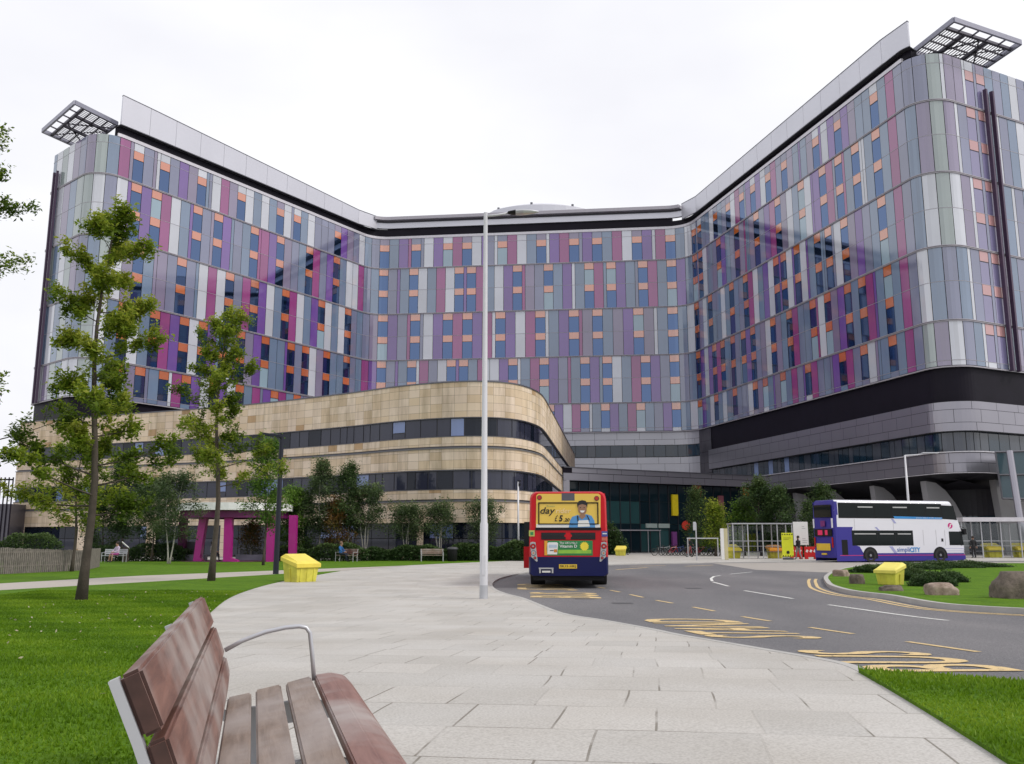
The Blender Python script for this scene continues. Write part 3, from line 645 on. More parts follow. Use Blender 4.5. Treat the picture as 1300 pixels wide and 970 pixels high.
# undercroft
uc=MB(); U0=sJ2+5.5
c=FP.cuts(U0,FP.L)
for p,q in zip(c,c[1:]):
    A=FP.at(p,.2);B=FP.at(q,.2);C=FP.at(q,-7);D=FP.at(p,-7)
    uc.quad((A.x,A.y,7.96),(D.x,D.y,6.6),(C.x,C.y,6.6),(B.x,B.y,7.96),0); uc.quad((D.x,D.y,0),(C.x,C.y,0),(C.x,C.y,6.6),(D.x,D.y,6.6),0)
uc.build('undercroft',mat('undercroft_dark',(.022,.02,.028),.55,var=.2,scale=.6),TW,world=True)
CONC=mat('pale_concrete',(.34,.335,.35),.45,.1,var=.06,scale=.7)
prof=[(0,0),(-.15,3.5),(-.5,7.4),(.6,7.2),(1.6,6.4),(2.5,5.2),(3.1,4.),(3.5,2.6),(3.6,0)]
def s_bearing(u,off=-1.2):
    best=min((abs(FP.at(q,off).x/FP.at(q,off).y-(u-650)/1274.),q) for q in [sJ2+i*.25 for i in range(int((FP.L-sJ2)*4))]); return best[1]
for s_ in (s_bearing(985),s_bearing(1016),s_bearing(1056),s_bearing(1116),s_bearing(1184),sC2+6,sC2+15):
    A=FP.at(s_,-1.2); mb=MB(); mb.prism([(x,z) for x,z in prof],'y',-.55,.55)
    me=mb; th=radians(6); R_=Matrix.Rotation(th,3,'Z'); me.v=[tuple(R_@Vector(p)+Vector((A.x,A.y,0))) for p in me.v]; me.build('fin_column',CONC,TW,world=True,fix=True)
# glazing line deep in the undercroft (lobby windows)
lg=MB(); 
for i in range(46):
    p=U0+4+i*1.5
    if p+1.4<FP.L: strip(lg,FP,p,p+1.42,.3,3.9,-6.9,0 if i%5 else 1)
lg.build('lobby_glazing',[RIB,RIBM],TW,world=True)
# glazed link at the right edge
def pxprism(mb,px,y0,y1,mi=0):
    P=[aty(u,v,y0) for u,v in px]; n=len(P); Q=[Vector((p.x+(y1-y0)*.7,y1,p.z)) for p in P]
    mb.add(P+Q,[tuple(range(n)),tuple(range(n,2*n))[::-1]]+[(i,i+n,(i+1)%n+n,(i+1)%n) for i in range(n)],mi)
LINKG=glassy('link_glass',(.06,.1,.12),1.5,.15)
lk=MB(); pxprism(lk,[(1263.5,574),(1500,566),(1500,636),(1272.5,633)],90,98); lk.build('link_bay',LINKG,TW,world=True,fix=True)
lf=MB()
for a_,b_ in (((1263.5,574),(1500,566)),((1267,603),(1500,600)),((1272.5,633),(1500,636)),((1263.5,574),(1272.5,633))): lf.tube([aty(*a_,89.95),aty(*b_,89.95)],.09,0,4)
lf.tube([aty(1281.5,573,89.2),aty(1303,712,86.5)],.3,1,10); lf.tube([aty(1380,573,89.2),aty(1401,712,86.5)],.3,1,10)
lf.build('link_frame',[GM,MCL],TW,world=True)

# ------------------------------------------------------------------ stone building
def m_stone():
    m=mat('sandstone',(.5,.4,.29),.8,var=0); N,L,b=nodes(m); uv=N.new('ShaderNodeUVMap')
    def brick(c1,c2,mort,off=.0):
        k=N.new('ShaderNodeTexBrick'); k.inputs['Scale'].default_value=1; k.inputs['Brick Width'].default_value=1.02; k.inputs['Row Height'].default_value=.62; k.inputs['Mortar Size'].default_value=mort; k.offset=off; k.inputs['Bias'].default_value=-.1
        k.inputs['Color1'].default_value=c1; k.inputs['Color2'].default_value=c2; k.inputs['Mortar'].default_value=(.17,.125,.08,1); L.new(uv.outputs[0],k.inputs['Vector']); return k
    k=brick((.8,.665,.5,1),(.71,.58,.43,1),.009)
    # odd darker stones
    wn=N.new('ShaderNodeTexWhiteNoise'); wn.noise_dimensions='2D'
    sn=N.new('ShaderNodeVectorMath'); sn.operation='SNAP'; sn.inputs[1].default_value=(1.02,.62,1); L.new(uv.outputs[0],sn.inputs[0]); L.new(sn.outputs[0],wn.inputs['Vector'])
    r=N.new('ShaderNodeValToRGB'); r.color_ramp.interpolation='CONSTANT'; e=r.color_ramp.elements; e[0].position=0; e[0].color=(.68,.56,.42,1); e[1].position=.035; e[1].color=(.93,.9,.84,1)
    x=e.new(.35); x.color=(1,1,1,1); x=e.new(.7); x.color=(1.04,1.05,1.1,1)
    L.new(wn.outputs['Value'],r.inputs[0]); mu=N.new('ShaderNodeMix'); mu.data_type='RGBA'; mu.blend_type='MULTIPLY'; mu.inputs[0].default_value=1; L.new(k.outputs['Color'],mu.inputs[6]); L.new(r.outputs[0],mu.inputs[7])
    # streaky weathering
    mp=N.new('ShaderNodeMapping'); mp.inputs['Scale'].default_value=(.8,.12,1); L.new(uv.outputs[0],mp.inputs[0]); n1=N.new('ShaderNodeTexNoise'); n1.inputs['Scale'].default_value=1; n1.inputs['Detail'].default_value=8; n1.inputs['Roughness'].default_value=.65; L.new(mp.outputs[0],n1.inputs['Vector'])
    r2=N.new('ShaderNodeValToRGB'); e=r2.color_ramp.elements; e[0].position=.38; e[0].color=(.42,.4,.33,1); e[1].position=.54; e[1].color=(1,1,1,1); L.new(n1.outputs['Fac'],r2.inputs[0])
    m2=N.new('ShaderNodeMix'); m2.data_type='RGBA'; m2.blend_type='MULTIPLY'; m2.inputs[0].default_value=.5; L.new(mu.outputs[2],m2.inputs[6]); L.new(r2.outputs[0],m2.inputs[7])
    n3=N.new('ShaderNodeTexNoise'); n3.inputs['Scale'].default_value=.13; n3.inputs['Detail'].default_value=3; L.new(uv.outputs[0],n3.inputs['Vector']); r3=N.new('ShaderNodeValToRGB'); e=r3.color_ramp.elements; e[0].position=.35; e[0].color=(.88,.86,.86,1); e[1].position=.6; e[1].color=(1,1,1,1); L.new(n3.outputs['Fac'],r3.inputs[0])
    m3=N.new('ShaderNodeMix'); m3.data_type='RGBA'; m3.blend_type='MULTIPLY'; m3.inputs[0].default_value=1; L.new(m2.outputs[2],m3.inputs[6]); L.new(r3.outputs[0],m3.inputs[7]); L.new(m3.outputs[2],b.inputs['Base Color'])
    return m
SANDS=m_stone()
sp_=[(12,102),(75,98.5),(150,95),(300,88.5),(430,81.5),(500,77.5),(560,75.4),(610,74.8),(648,75.8),(672,78.2),(688,82),(696.5,88.0)]
SP2=[(ux(u,y),y) for u,y in sp_]; SPP=[(p[0],p[1]) for p in smooth_line([(x,y,0) for x,y in SP2],6)]+[(ux(731,142),142)]
SP=Path(SPP)
class UVB(MB):
    def __init__(s): super().__init__(); s.uv=[]
    def stripuv(s,path,a,b,z0,z1,off,mi=0):
        c=path.cuts(a,b)
        for p,q in zip(c,c[1:]):
            A=path.at(p,off);B=path.at(q,off); s.quad((A.x,A.y,z0),(B.x,B.y,z0),(B.x,B.y,z1),(A.x,A.y,z1),mi); s.uv+=[(p,z0),(q,z0),(q,z1),(p,z1)]
SB=thing('stone_building','low curved sandstone wing with two long bands of windows in front of the tower','building',(-20,90,0))
w=UVB()
rows=[(10.7,13.4,0),(8.5,9.2,0),(6.72,8.3,.0),(4.5,5.2,0),(2.75,4.3,0)]
for z0,z1,o in rows: w.stripuv(SP,0,SP.L,z0,z1,o)
wuv=w.uv
ob=w.build('stone_wall',SANDS,SB,world=True); l=ob.data.uv_layers.new(name='UVMap'); l.data.foreach_set('uv',np.array(wuv).ravel())
tr=MB()
for z in (8.3,4.3): ledge(tr,SP,0,SP.L,z,z+.08,-.3,.1,0); ledge(tr,SP,0,SP.L,z+.08,z+.2,-.3,-.12,1)
ledge(tr,SP,0,SP.L,13.4,13.5,-.5,.06,1)
for z in (10.7,6.7): ledge(tr,SP,0,SP.L,z-.06,z,-.3,-.02,1); 
for z in (9.2,5.2): ledge(tr,SP,0,SP.L,z,z+.05,-.3,.03,1)
tr.build('stone_trim',[mat('stone_trim_grey',(.16,.16,.17),.6),GM],SB,world=True)
bw=MB(); strip(bw,SP,0,SP.L,0,13.4,-.35); P=[SP.at(q,-.3) for q in SP.cuts(0,SP.L)]+[Vector((-10,150)),Vector((-52,125))]
bw.add([(p.x,p.y,13.38) for p in P],[tuple(range(len(P)))]); e=SP.at(0,-.3); bw.quad((e.x,e.y,0),(-52,125,0),(-52,125,13.4),(e.x,e.y,13.4)); bw.build('inner_wall',DKG,SB,world=True)
sr=random.Random(12); SGL=glassy('office_glass',(.03,.033,.055),1.5,.04); SGB=glassy('office_glass_sky',(.16,.22,.42),1.7,.06); SGD=glassy('office_glass_deep',(.008,.012,.022),1.4,.03)
FRM=mat('window_frame_dark',(.025,.025,.035),.4)
allw=[]
for z0,z1 in ((9.25,10.64),(5.25,6.64)):
    q=0
    while q<SP.L-.5:
        ww=sr.choice([1.15,1.15,1.35,.8,1.5]); allw.append((q,min(q+ww,SP.L),z0,z1)); q+=ww
def w2(w):
    A=SP.at(w[0]);B=SP.at(w[1]); return abs(A.x/A.y-B.x/B.y)*(1 if A.x/A.y>-.42 else .2)
allw.sort(key=w2,reverse=True); rm=MB()
for i,(a,b,z0,z1) in enumerate(allw):
    mb=MB() if i<100 else rm; x=sr.random(); gm=1 if x<.1 else (2 if x<.3 else 0)
    strip(mb,SP,a,b,z0,z1,-.2,3)
    if x>.93: 
        strip(mb,SP,a+.06,b-.06,z0+.5,z1-.04,-.17,1); strip(mb,SP,a+.06,b-.06,z0+.04,z0+.42,-.17,0)
    else: strip(mb,SP,a+.05,b-.05,z0+.04,z1-.04,-.17,gm)
    if i<100: mb.build('window',[SGL,SGB,SGD,FRM],SB,world=True)
rm.build('window_rows',[SGL,SGB,SGD,FRM],SB,world=True)['kind']='stuff'
gf=MB(); q=3
segs=[(0,SP.near((ux(470,79),79)))]
qa=SP.near((ux(531,76.5),76.5)); qb=SP.near((ux(540,76.3),76.3))
pier=UVB(); pier.stripuv(SP,qa,qb,0,2.75,0); pier.stripuv(SP,SP.near((ux(440,81),81)),qa,0,.75,.02); pier.stripuv(SP,SP.near((ux(700,90),90)),SP.L,0,2.75,0)
for z in range(0,int(SP.near((ux(440,81),81))),9): pier.stripuv(SP,z+1,z+2.2,0,2.75,0)
pu=pier.uv; ob=pier.build('stone_pier',SANDS,SB,world=True); l=ob.data.uv_layers.new(name='UVMap'); l.data.foreach_set('uv',np.array(pu).ravel())
q=0
while q<SP.L-2:
    strip(gf,SP,q+.03,q+1.97,1.6,2.7,-.2,0 if sr.random()<.7 else 2); strip(gf,SP,q+.03,q+1.97,.1,1.54,-.2,1); q+=2
gf.build('ground_floor_glazing',[SGD,SGL,SGB],SB,world=True)

# ------------------------------------------------------------------ entrance hall
EP=Path([(ux(716,110),110),(ux(981,127),127)]); EH=thing('entrance_hall','dark glazed entrance hall under a grey fascia between the stone wing and the tower','building',(18,118,0))
zf0,zf1=zat(609.3,110),zat(593.5,110)
mb=MB(); mid=zf0+(zf1-zf0)*.6
q=0
while q<EP.L: 
    strip(mb,EP,q+.02,min(EP.L,q+3.5)-.02,zf0,mid-.03,0,0); strip(mb,EP,q+1.2,min(EP.L,q+4.66),mid+.03,zf1,-.02,0); q+=3.5
A=EP.at(0);B=EP.at(EP.L); A2=EP.at(0,-25);B2=EP.at(EP.L,-20)
mb.build('fascia',MCL,EH,world=True)
mb=MB(); ledge(mb,EP,0,EP.L,zf0-.02,zf1+.04,-14,-.05,0); ledge(mb,EP,0,EP.L,zf1,zf1+.12,-14,.1,1); mb.box((A.x+.35,A.y+.6,zf0/2),(.7,.7,zf0),2); mb.build('canopy',[BLK,GM,MCL],EH,world=True)
HG=glassy('hall_glass',(.01,.022,.03),1.35,.03); HG2=glassy('hall_glass_teal',(.03,.08,.085),1.5,.05)
mb=MB(); hr=random.Random(4); n=22
for i in range(n):
    a=EP.L*i/n;b=EP.L*(i+1)/n
    for z0,z1 in ((0.1,2.6),(2.6,3.3),(3.3,5.9),(5.9,zf0)):
        strip(mb,EP,a+.03,b-.03,z0+.03,z1-.03,-1.2,1 if ((3<=i<=7 and 3<z0<5) or (8<=i<=13 and z0<3 and hr.random()<.6)) else 0)
mb.build('glazing',[HG,HG2],EH,world=True)
mb=MB(); strip(mb,EP,0,EP.L,0,zf0,-1.35,0)
for i in range(n+1):
    p=EP.at(EP.L*i/n,-1.15); mb.box((p.x,p.y,zf0/2),(.08,.12,zf0),1,Matrix.Rotation(.55,3,'Z'))
mb.build('glazing_frame',[mat('hall_interior',(.03,.035,.04),.6),FRM],EH,world=True)
def sp_of(u): # distance along the hall at a bearing
    k=(u-650)/1274.; a=EP.P[0];d=EP.P[1]-a; return EP.L*((k*a.y-a.x)/(d.x-k*d.y))
for nm,u,w_,v0,v1,col in [('yellow_banner',865,.45,627.5,654.5,(.75,.58,.01)),('red_banner',894.5,.55,614.5,630,(.5,.03,.06)),('orange_banner',957,.45,616.5,629,(.65,.15,.02)),('pink_panel',924,.4,629,652,(.25,.08,.1)),('purple_panel',863,.35,675,693,(.2,.05,.22))]:
    s_=sp_of(u); y_=EP.at(s_).y; mb=MB(); ledge(mb,EP,s_-w_,s_+w_,zat(v1,y_),zat(v0,y_),-1.1,-.85); mb.build(nm,mat(nm+'_col',col,.5),EH,world=True)
s_=sp_of(877); y_=EP.at(s_).y; mb=MB(); p=EP.at(s_,-.8); zc=zat(667,y_)
mb.tube([(p.x,p.y,zc),(p.x+.03,p.y-.1,zc)],.55,0,20); mb.build('red_roundel',mat('roundel_red',(.6,.03,.01),.5),EH,world=True)
mb=MB()
for u in (770,782,795,830,845): 
    s_=sp_of(u); p=EP.at(s_,-1.0); mb.box((p.x,p.y,1.3),(.06,.1,2.6),0)
s0=sp_of(765);s1=sp_of(808); ledge(mb,EP,s0,sp_of(846),2.5,2.62,-1.2,-.9,0); mb.build('door_frame',MUL,EH,world=True)
mb=MB(); s_=sp_of(838); ledge(mb,EP,sp_of(828),sp_of(842),2.85,3.35,-1.15,-1.0); ledge(mb,EP,sp_of(844),sp_of(858),2.85,3.35,-1.15,-1.0); mb.build('blind',mat('pale_blind',(.35,.42,.4),.6),EH,world=True)
# dark railed building at the far left
RB=thing('railed_building','dark building with vertical railings at the left edge behind the fence','building',(ux(-60,100),100,0))
mb=MB(); X0,X1=ux(-260,100),ux(3,97); zt=zat(606,98); mb.bb(X0,X1,98,112,0,zt-2.6); mb.build('wall',MCLD,RB,world=True)
mb=MB()
for i in range(60): x=X1-i*.4; mb.bb(x-.05,x+.05,97.9,98.0,1,zt)
mb.bb(X0,X1,97.88,98.02,zt-.3,zt-.15); mb.build('railings',BLK,RB,world=True)
# ------------------------------------------------------------------ vehicles
def loft(mb,secs,mfun,caps=(None,None)):
    n=len(secs[0]); o=len(mb.v)
    for s in secs: mb.v+= [tuple(p) for p in s]
    for i in range(len(secs)-1):
        for k in range(n):
            a=o+i*n+k;b=o+i*n+(k+1)%n; mb.f.append((a,b,b+n,a+n)); c=[sum(mb.v[j][t] for j in (a,b,b+n,a+n))/4 for t in range(3)]; mb.m.append(mfun(c))
    for cap,idx in ((caps[0],0),(caps[1],len(secs)-1)):
        if cap is not None: mb.f.append(tuple(o+idx*n+k for k in (range(n) if idx else reversed(range(n))))); mb.m.append(cap)
def rrect(w,z0,z1,rt,rb,zs=(),nr=4):
    """half width w section, anticlockwise from bottom left; zs extra heights on the sides"""
    P=[]
    def arc(cx,cz,r,a0,a1):
        for k in range(nr+1): a=a0+(a1-a0)*k/nr; P.append((cx+cos(a)*r,cz+sin(a)*r))
    arc(-w+rb,z0+rb,rb,pi,1.5*pi); arc(w-rb,z0+rb,rb,1.5*pi,2*pi)
    for z in zs: P.append((w,z))
    arc(w-rt,z1-rt,rt,0,pi/2); arc(-w+rt,z1-rt,rt,pi/2,pi)
    for z in reversed(zs): P.append((-w,z))
    return P
BRED=mat('bus_red_paint',(.55,.004,.012),.3,0,1.3,.06,1,coat=.12); BBLUE=mat('bus_navy_paint',(.006,.009,.075),.3,0,1.3,.1,1,coat=.1)
BWH=mat('bus_white_paint',(.74,.74,.8),.3,0,1.5,.02,1,coat=.5); BPUR=mat('bus_violet_paint',(.045,.038,.27),.3,0,1.3,.04,1,coat=.15)
BGL=mat('vehicle_glass',(.008,.012,.013),.05,0,1.27,.1,1); RUB=mat('tyre_rubber',(.02,.02,.02),.8,bump=.3); RIM=mat('wheel_rim',(.28,.28,.3),.4,.6); BLKP=mat('black_plastic',(.01,.01,.012),.5,0,1.3)
YAD=mat('advert_yellow',(.8,.55,.09),.45,var=.02); WHP=mat('matt_white',(.78,.78,.76),.5,var=.03); GRAD=mat('advert_green',(.02,.22,.06),.4,var=.2,scale=1.5); PALE=mat('lamp_cluster_grey',(.45,.45,.46),.35)
RLAMP=mat('red_lamp',(.45,.01,.01),.15); ALAMP=mat('amber_lamp',(.6,.2,.02),.2); CLAMP=mat('clear_lamp',(.4,.4,.42),.15); PLY=mat('plate_yellow',(.75,.5,.04),.5); INK=mat('black_ink',(.01,.01,.012),.5); SKIN=mat('skin_tone',(.33,.18,.11),.6); SCRUB=mat('light_blue_cloth',(.1,.3,.6),.8)
def wheel(parent,x,y,r,w,axis,name='wheel'):
    mb=MB(); pr=[(r*.98,-w/2),(r,-w/2+.03),(r,w/2-.03),(r*.98,w/2),(r*.62,w/2),(r*.62,-w/2)]
    n=24
    def P(rad,a,t): 
        c,s_=cos(a)*rad,sin(a)*rad
        return (x+c,y+t,r+s_) if axis=='y' else (x+t,y+c,r+s_)
    o=0; V=[P(p[0],2*pi*k/n,p[1]) for k in range(n) for p in pr]; m=len(pr)
    mb.add(V,[(k*m+j,k*m+(j+1)%m,((k+1)%n)*m+(j+1)%m,((k+1)%n)*m+j) for k in range(n) for j in range(m)])
    ob=mb.build(name,RUB,parent,auto=35,fix=True)
    mb=MB()
    for sgn in (-1,1):
        for rad,t in ((r*.62,.42),(r*.5,.3),(r*.2,.34),(r*.2,.5)):
            pass
        rings=[[P(rad,2*pi*k/n,sgn*w*t) for k in range(n)] for rad,t in ((r*.62,.45),(r*.5,.22),(r*.22,.26),(r*.18,.52),(.01,.52))]
        for A,B in zip(rings,rings[1:]): mb.add(A+B,[(k,(k+1)%n,(k+1)%n+n,k+n) for k in range(n)])
        for k in range(8): 
            a=2*pi*k/8; q=P(r*.34,a,sgn*w*.27); mb.box(q,(.04,.04,.04))
    mb.build('rim',RIM,ob,auto=35,fix=True)
    return ob
# red single decker, seen from behind
yb=32.6; RBUS=thing('single_decker_bus','red and dark blue single decker bus seen from behind with a yellow rear advert','bus',(ux(721.5,yb)+0,yb,RO),-radians(3.2))
zc=lambda c:(883-c)/233.; xc=lambda c:(c-617)/233.
mb=MB(); secs=[]
for y,ins,dz in ((0,.07,.05),(.05,.03,.02),(.2,0,0),(11.3,0,0),(11.6,.06,.03),(11.8,.2,.15)):
    S_=rrect(1.29-ins,.4,3.07-dz,.2,.1,(1.0,1.3)); out=[]
    for (x,z) in S_:
        z2=z+(.11*(1-(x/1.3)**2) if z>2.98-dz else 0); x2=x*(1-.03*max(0,z-1.0)/2.0); out.append((x2,y+(.0 if y>.3 else .03*max(0,z-1.5)),z2))
    secs.append(out)
loft(mb,secs,lambda c:1 if c[2]<1.0 else 0,(None,None))
# end caps split by colour
for S_,flip in ((secs[0],False),(secs[-1],True)):
    lo=[p for p in S_ if p[2]<=1.001]; hi=[p for p in S_ if p[2]>=.999]
    lo=sorted(lo,key=lambda p:atan2(p[2]-.7,p[0])); hi=sorted(hi,key=lambda p:atan2(p[2]-1.9,p[0]))
    for P_,m_ in ((lo,1),(hi,0)): mb.add(P_,[tuple(range(len(P_)))],m_)
mb.build('body',[BRED,BBLUE],RBUS,fix=True,auto=40)
def rearY(z,k): return (.03*max(0,z-1.5))-k
def panel(name,px,k,m,parent=RBUS,th=.012):
    P_=[(xc(a),zc(b)) for a,b in px]; mb=MB(); n=len(P_)
    V=[(x,rearY(z,k),z) for x,z in P_]+[(x,rearY(z,k)+th,z) for x,z in P_]
    mb.add(V,[tuple(range(n)),tuple(range(n,2*n))[::-1]]+[(i,i+n,(i+1)%n+n,(i+1)%n) for i in range(n)]); return mb.build(name,m,parent,fix=True)
def rect(a,b,c,d): return [(a,d),(c,d),(c,b),(a,b)]
def disc(name,a,b,r_,k,m,parent=RBUS,n=20,th=.02): return panel(name,[(a+cos(2*pi*i/n)*r_,b+sin(2*pi*i/n)*r_) for i in range(n)],k,m,parent,th)
RX=Matrix.Rotation(pi/2,4,'X')
def rtext(s,a,b,c,d,k,m,parent=RBUS,bold=0,shear=0): # crop box a,b,c,d
    x=(xc(a)+xc(c))/2; z=(zc(b)+zc(d))/2; return text(s,abs(xc(c)-xc(a)),abs(zc(d)-zc(b)),m,parent,Matrix.Translation((x,rearY(z,k),z))@RX,bold=bold,shear=shear)
ad=panel('rear_advert',[(372,432),(862,432),(866,190),(850,178),(390,178),(376,192)],.012,YAD)
panel('advert_base_strip',rect(376,408,858,432),.016,WHP,ad)
fr=MB()
for a_,b_,c_,d_ in ((390,243,848,252),(390,402,848,410),(390,243,399,410),(839,243,848,410)):
    z=(zc(b_)+zc(d_))/2; fr.box(((xc(a_)+xc(c_))/2,rearY(z,.024),z),(xc(c_)-xc(a_),.012,zc(b_)-zc(d_)))
fr.build('rear_window_frame',BLKP,RBUS)
panel('destination_glass',rect(570,174,668,230),.018,mat('grey_glass',(.08,.08,.1),.2))
rtext('day',406,280,520,345,.026,INK,ad,bold=.012,shear=.25); rtext('rider',524,288,640,325,.026,mat('pale_ad_ink',(.85,.68,.4),.5),ad,shear=.25)
rtext('£',515,340,540,386,.026,INK,ad,shear=.2); rtext('5',546,340,578,388,.026,INK,ad,bold=.035,shear=.2); rtext('.20',582,362,628,388,.026,INK,ad,bold=.02,shear=.2)
rtext('from',455,266,515,276,.026,mat('ad_green_ink',(.15,.35,.2),.5),ad)
# printed figure on the advert
fg=thing; pf=panel('printed_scrubs',[(622,432),(630,385),(648,352),(690,338),(715,350),(755,332),(795,345),(815,380),(822,432)],.020,SCRUB,ad,.004)
panel('printed_neck',[(703,338),(748,336),(750,352),(722,372),(700,352)],.025,SKIN,ad,.004)
disc('printed_face',726,290,1,.026,SKIN,ad) if False else panel('printed_face',[(726+cos(2*pi*i/24)*33,293+sin(2*pi*i/24)*46) for i in range(24)],.029,SKIN,ad,.004)
panel('printed_hair',[(690,285),(686,255),(700,234),(726,227),(752,233),(766,255),(762,285),(754,264),(726,256),(700,264)],.033,INK,ad,.004)
panel('printed_smile',[(708,305),(744,305),(738,318),(726,322),(714,318)],.036,WHP,ad,.003)
for a_ in (712,740): disc('printed_eye',a_,283,4,.036,INK,ad)
panel('printed_paper',[(694,380),(770,376),(782,425),(690,428)],.030,WHP,ad,.003)
panel('printed_strap',[(684,345),(694,342),(698,385),(688,388)],.030,INK,ad,.003); panel('printed_strap',[(757,340),(765,342),(782,378),(773,380)],.030,INK,ad,.003)
panel('rear_black_rail',rect(368,433,866,453),.02,BLKP); 
rtext('omnibus works',585,438,648,449,.034,PALE) if False else None
gr=panel('engine_grille',rect(412,470,822,522),.012,BLKP)
for i in range(5): panel('grille_slat',rect(416,475+i*9,818,478+i*9),.02,mat('grille_grey',(.04,.035,.04),.5),gr)
panel('grille_badge',[(598,470),(634,470),(634,482),(645,488),(645,500),(634,504),(634,522),(598,522),(598,504),(588,500),(588,488),(598,482)],.026,BRED)
ga=panel('green_advert',rect(435,530,800,640),.012,GRAD); panel('advert_light_band',rect(540,598,790,625),.018,mat('ad_lime',(.25,.5,.05),.5,var=.3,scale=2),ga,.004)
panel('advert_orange_edge',[(436,638),(458,638),(452,590),(460,540),(458,532),(436,532)],.018,mat('ad_orange',(.8,.35,.03),.5),ga,.004)
panel('advert_pack',[(458,632),(532,632),(540,550),(530,542),(468,542),(458,552)],.02,WHP,ga,.004); panel('advert_pack_band',rect(470,560,530,582),.026,mat('ad_pack_blue',(.45,.55,.65),.5),ga,.003); panel('advert_pack_print',rect(478,600,505,606),.026,INK,ga,.003); panel('advert_pack_fruit',rect(508,594,532,616),.026,ALAMP,ga,.003)
rtext("The UK's No.1",550,538,682,554,.022,WHP,ga,bold=.01); rtext('Vitamin D',550,560,682,582,.022,WHP,ga,bold=.02)
panel('advert_sun',[(738+cos(2*pi*i/32)*(36 if i%2 else 27),572+sin(2*pi*i/32)*(36 if i%2 else 27)) for i in range(32)],.02,mat('ad_sun',(.9,.7,.05),.5),ga,.003)
for sg in (-1,1):
    X=lambda a:617+sg*(617-a)
    P_=[(X(328),545),(X(345),538),(X(368),542),(X(384),682),(X(376),686),(X(336),650)]
    if sg>0: P_=[(617-(617-a)*1,b) for a,b in [(328,545),(345,538),(368,542),(384,682),(376,686),(336,650)]]
    else: P_=[(617+(617-a),b) for a,b in [(328,545),(345,538),(368,542),(384,682),(376,686),(336,650)]]
    cl=panel('tail_light',P_,.02,PALE); cx=lambda a:a if sg>0 else 617+(617-a)
    for a_,b_,r_,m_ in ((350,572,17,RLAMP),(353,622,17,CLAMP),(364,658,8,RLAMP)):
        disc('lamp_rim',cx(a_),b_,r_+3,.03,BLKP,cl); disc('lamp',cx(a_),b_,r_,.036,m_,cl); disc('lamp',cx(a_),b_,r_*.35,.04,CLAMP if m_==RLAMP else ALAMP,cl)
for a_,b_ in ((400,207),(836,214)): 
    q=disc('high_lamp',a_,b_,19,.024,mat('lamp_rim_brown',(.15,.03,.02),.3)); disc('lamp',a_,b_,13,.032,RLAMP,q)
panel('green_sticker',rect(319,453,362,498),.016,mat('sticker_lime',(.45,.5,.12),.5)); panel('sticker_print',rect(330,465,352,488),.021,GRAD)
panel('blue_sticker',rect(869,460,914,500),.016,mat('sticker_blue',(.06,.08,.3),.5)); panel('sticker_print',rect(876,474,908,482),.021,WHP); panel('red_sticker',rect(869,506,912,530),.016,mat('sticker_red',(.6,.15,.1),.5))
pl=panel('number_plate',rect(545,705,680,736),.03,PLY); rtext('SK15 HKJ',553,710,672,731,.034,INK,pl,bold=.01)
ex=MB()
for a_,b_,c_,d_ in ((393,730,503,740),(396,738,408,770),(490,738,502,770)):
    z=(zc(b_)+zc(d_))/2; ex.box(((xc(a_)+xc(c_))/2,-.02,z),(xc(c_)-xc(a_),.04,zc(b_)-zc(d_)))
ex.build('bumper_step',PALE,RBUS); panel('reversing_lamp',rect(417,752,480,766),.015,WHP)
sk=MB(); sk.bb(-1.15,1.15,.15,11.4,.25,.45); sk.build('underframe',BLKP,RBUS)
for sx in (-1,1):
    for yy in (3.1,9.2): wheel(RBUS,sx*1.08,yy,.48,.3 if yy>5 else .5,'x')
    mb=MB(); mb.bb(sx*1.262-.01,sx*1.262+.01,1.0,11.0,1.55,2.55); mb.build('side_window',BGL,RBUS)
mb=MB(); mb.bb(-1.1,1.1,11.79,11.83,1.2,2.75); mb.build('windscreen',BGL,RBUS)
mb=MB(); mb.bb(-1.92,-1.3,10.6,10.65,.35,1.25); o_=mb.build('open_door',BRED,RBUS); mb=MB(); mb.bb(-1.9,-1.32,10.6,10.64,1.26,2.3); mb.build('door_glass',BGL,o_)
# pod on the roof corner
mb=MB(); mb.box((1.1,.5,3.02),(.25,.3,.06)); mb.build('roof_vent',BRED,RBUS)

# white and violet double decker, side on
cx0,cy0=22.26,69.2; th=radians(17)
DB=thing('double_decker_bus','white and violet double decker bus with simpliCITY lettering standing in the lay-by','bus',(cx0-sin(th)*1.25,cy0+cos(th)*1.25,RO),th)
zd=lambda c:(530-c)/83.+.0; xd=lambda c:(c-190)/775.*10.9
secs=[]
def frontx(z): return 10.9-.95*max(0,(z-1.6)/2.7)**1.3-.12*max(0,1-z)
for i,xx in enumerate((0.,.06,.25,2,5,8,9.6,'f2','f1','f0')):
    ins={0:.09,1:.03}.get(i,0)+{8:.04,9:.16}.get(i,0); S_=rrect(1.25-ins,.3,4.28-(.06 if i in (0,9) else 0),.24 if i else .3,.06,(.62,1.2,2.0,2.8,3.5)); out=[]
    for y,z in S_:
        x=xx if not isinstance(xx,str) else frontx(z)-{'f2':.5,'f1':.1,'f0':0}[xx]
        if not isinstance(xx,str): x=min(x,frontx(z)-.6)
        if i<3: x+=.12*max(0,(z-3.3))
        out.append((x,y,z))
    secs.append(out)
mb=MB(); loft(mb,secs,lambda c:1 if c[0]<.2 or c[2]<.5 else 0,(1,0)); mb.build('body',[BWH,BPUR],DB,auto=40,fix=True)
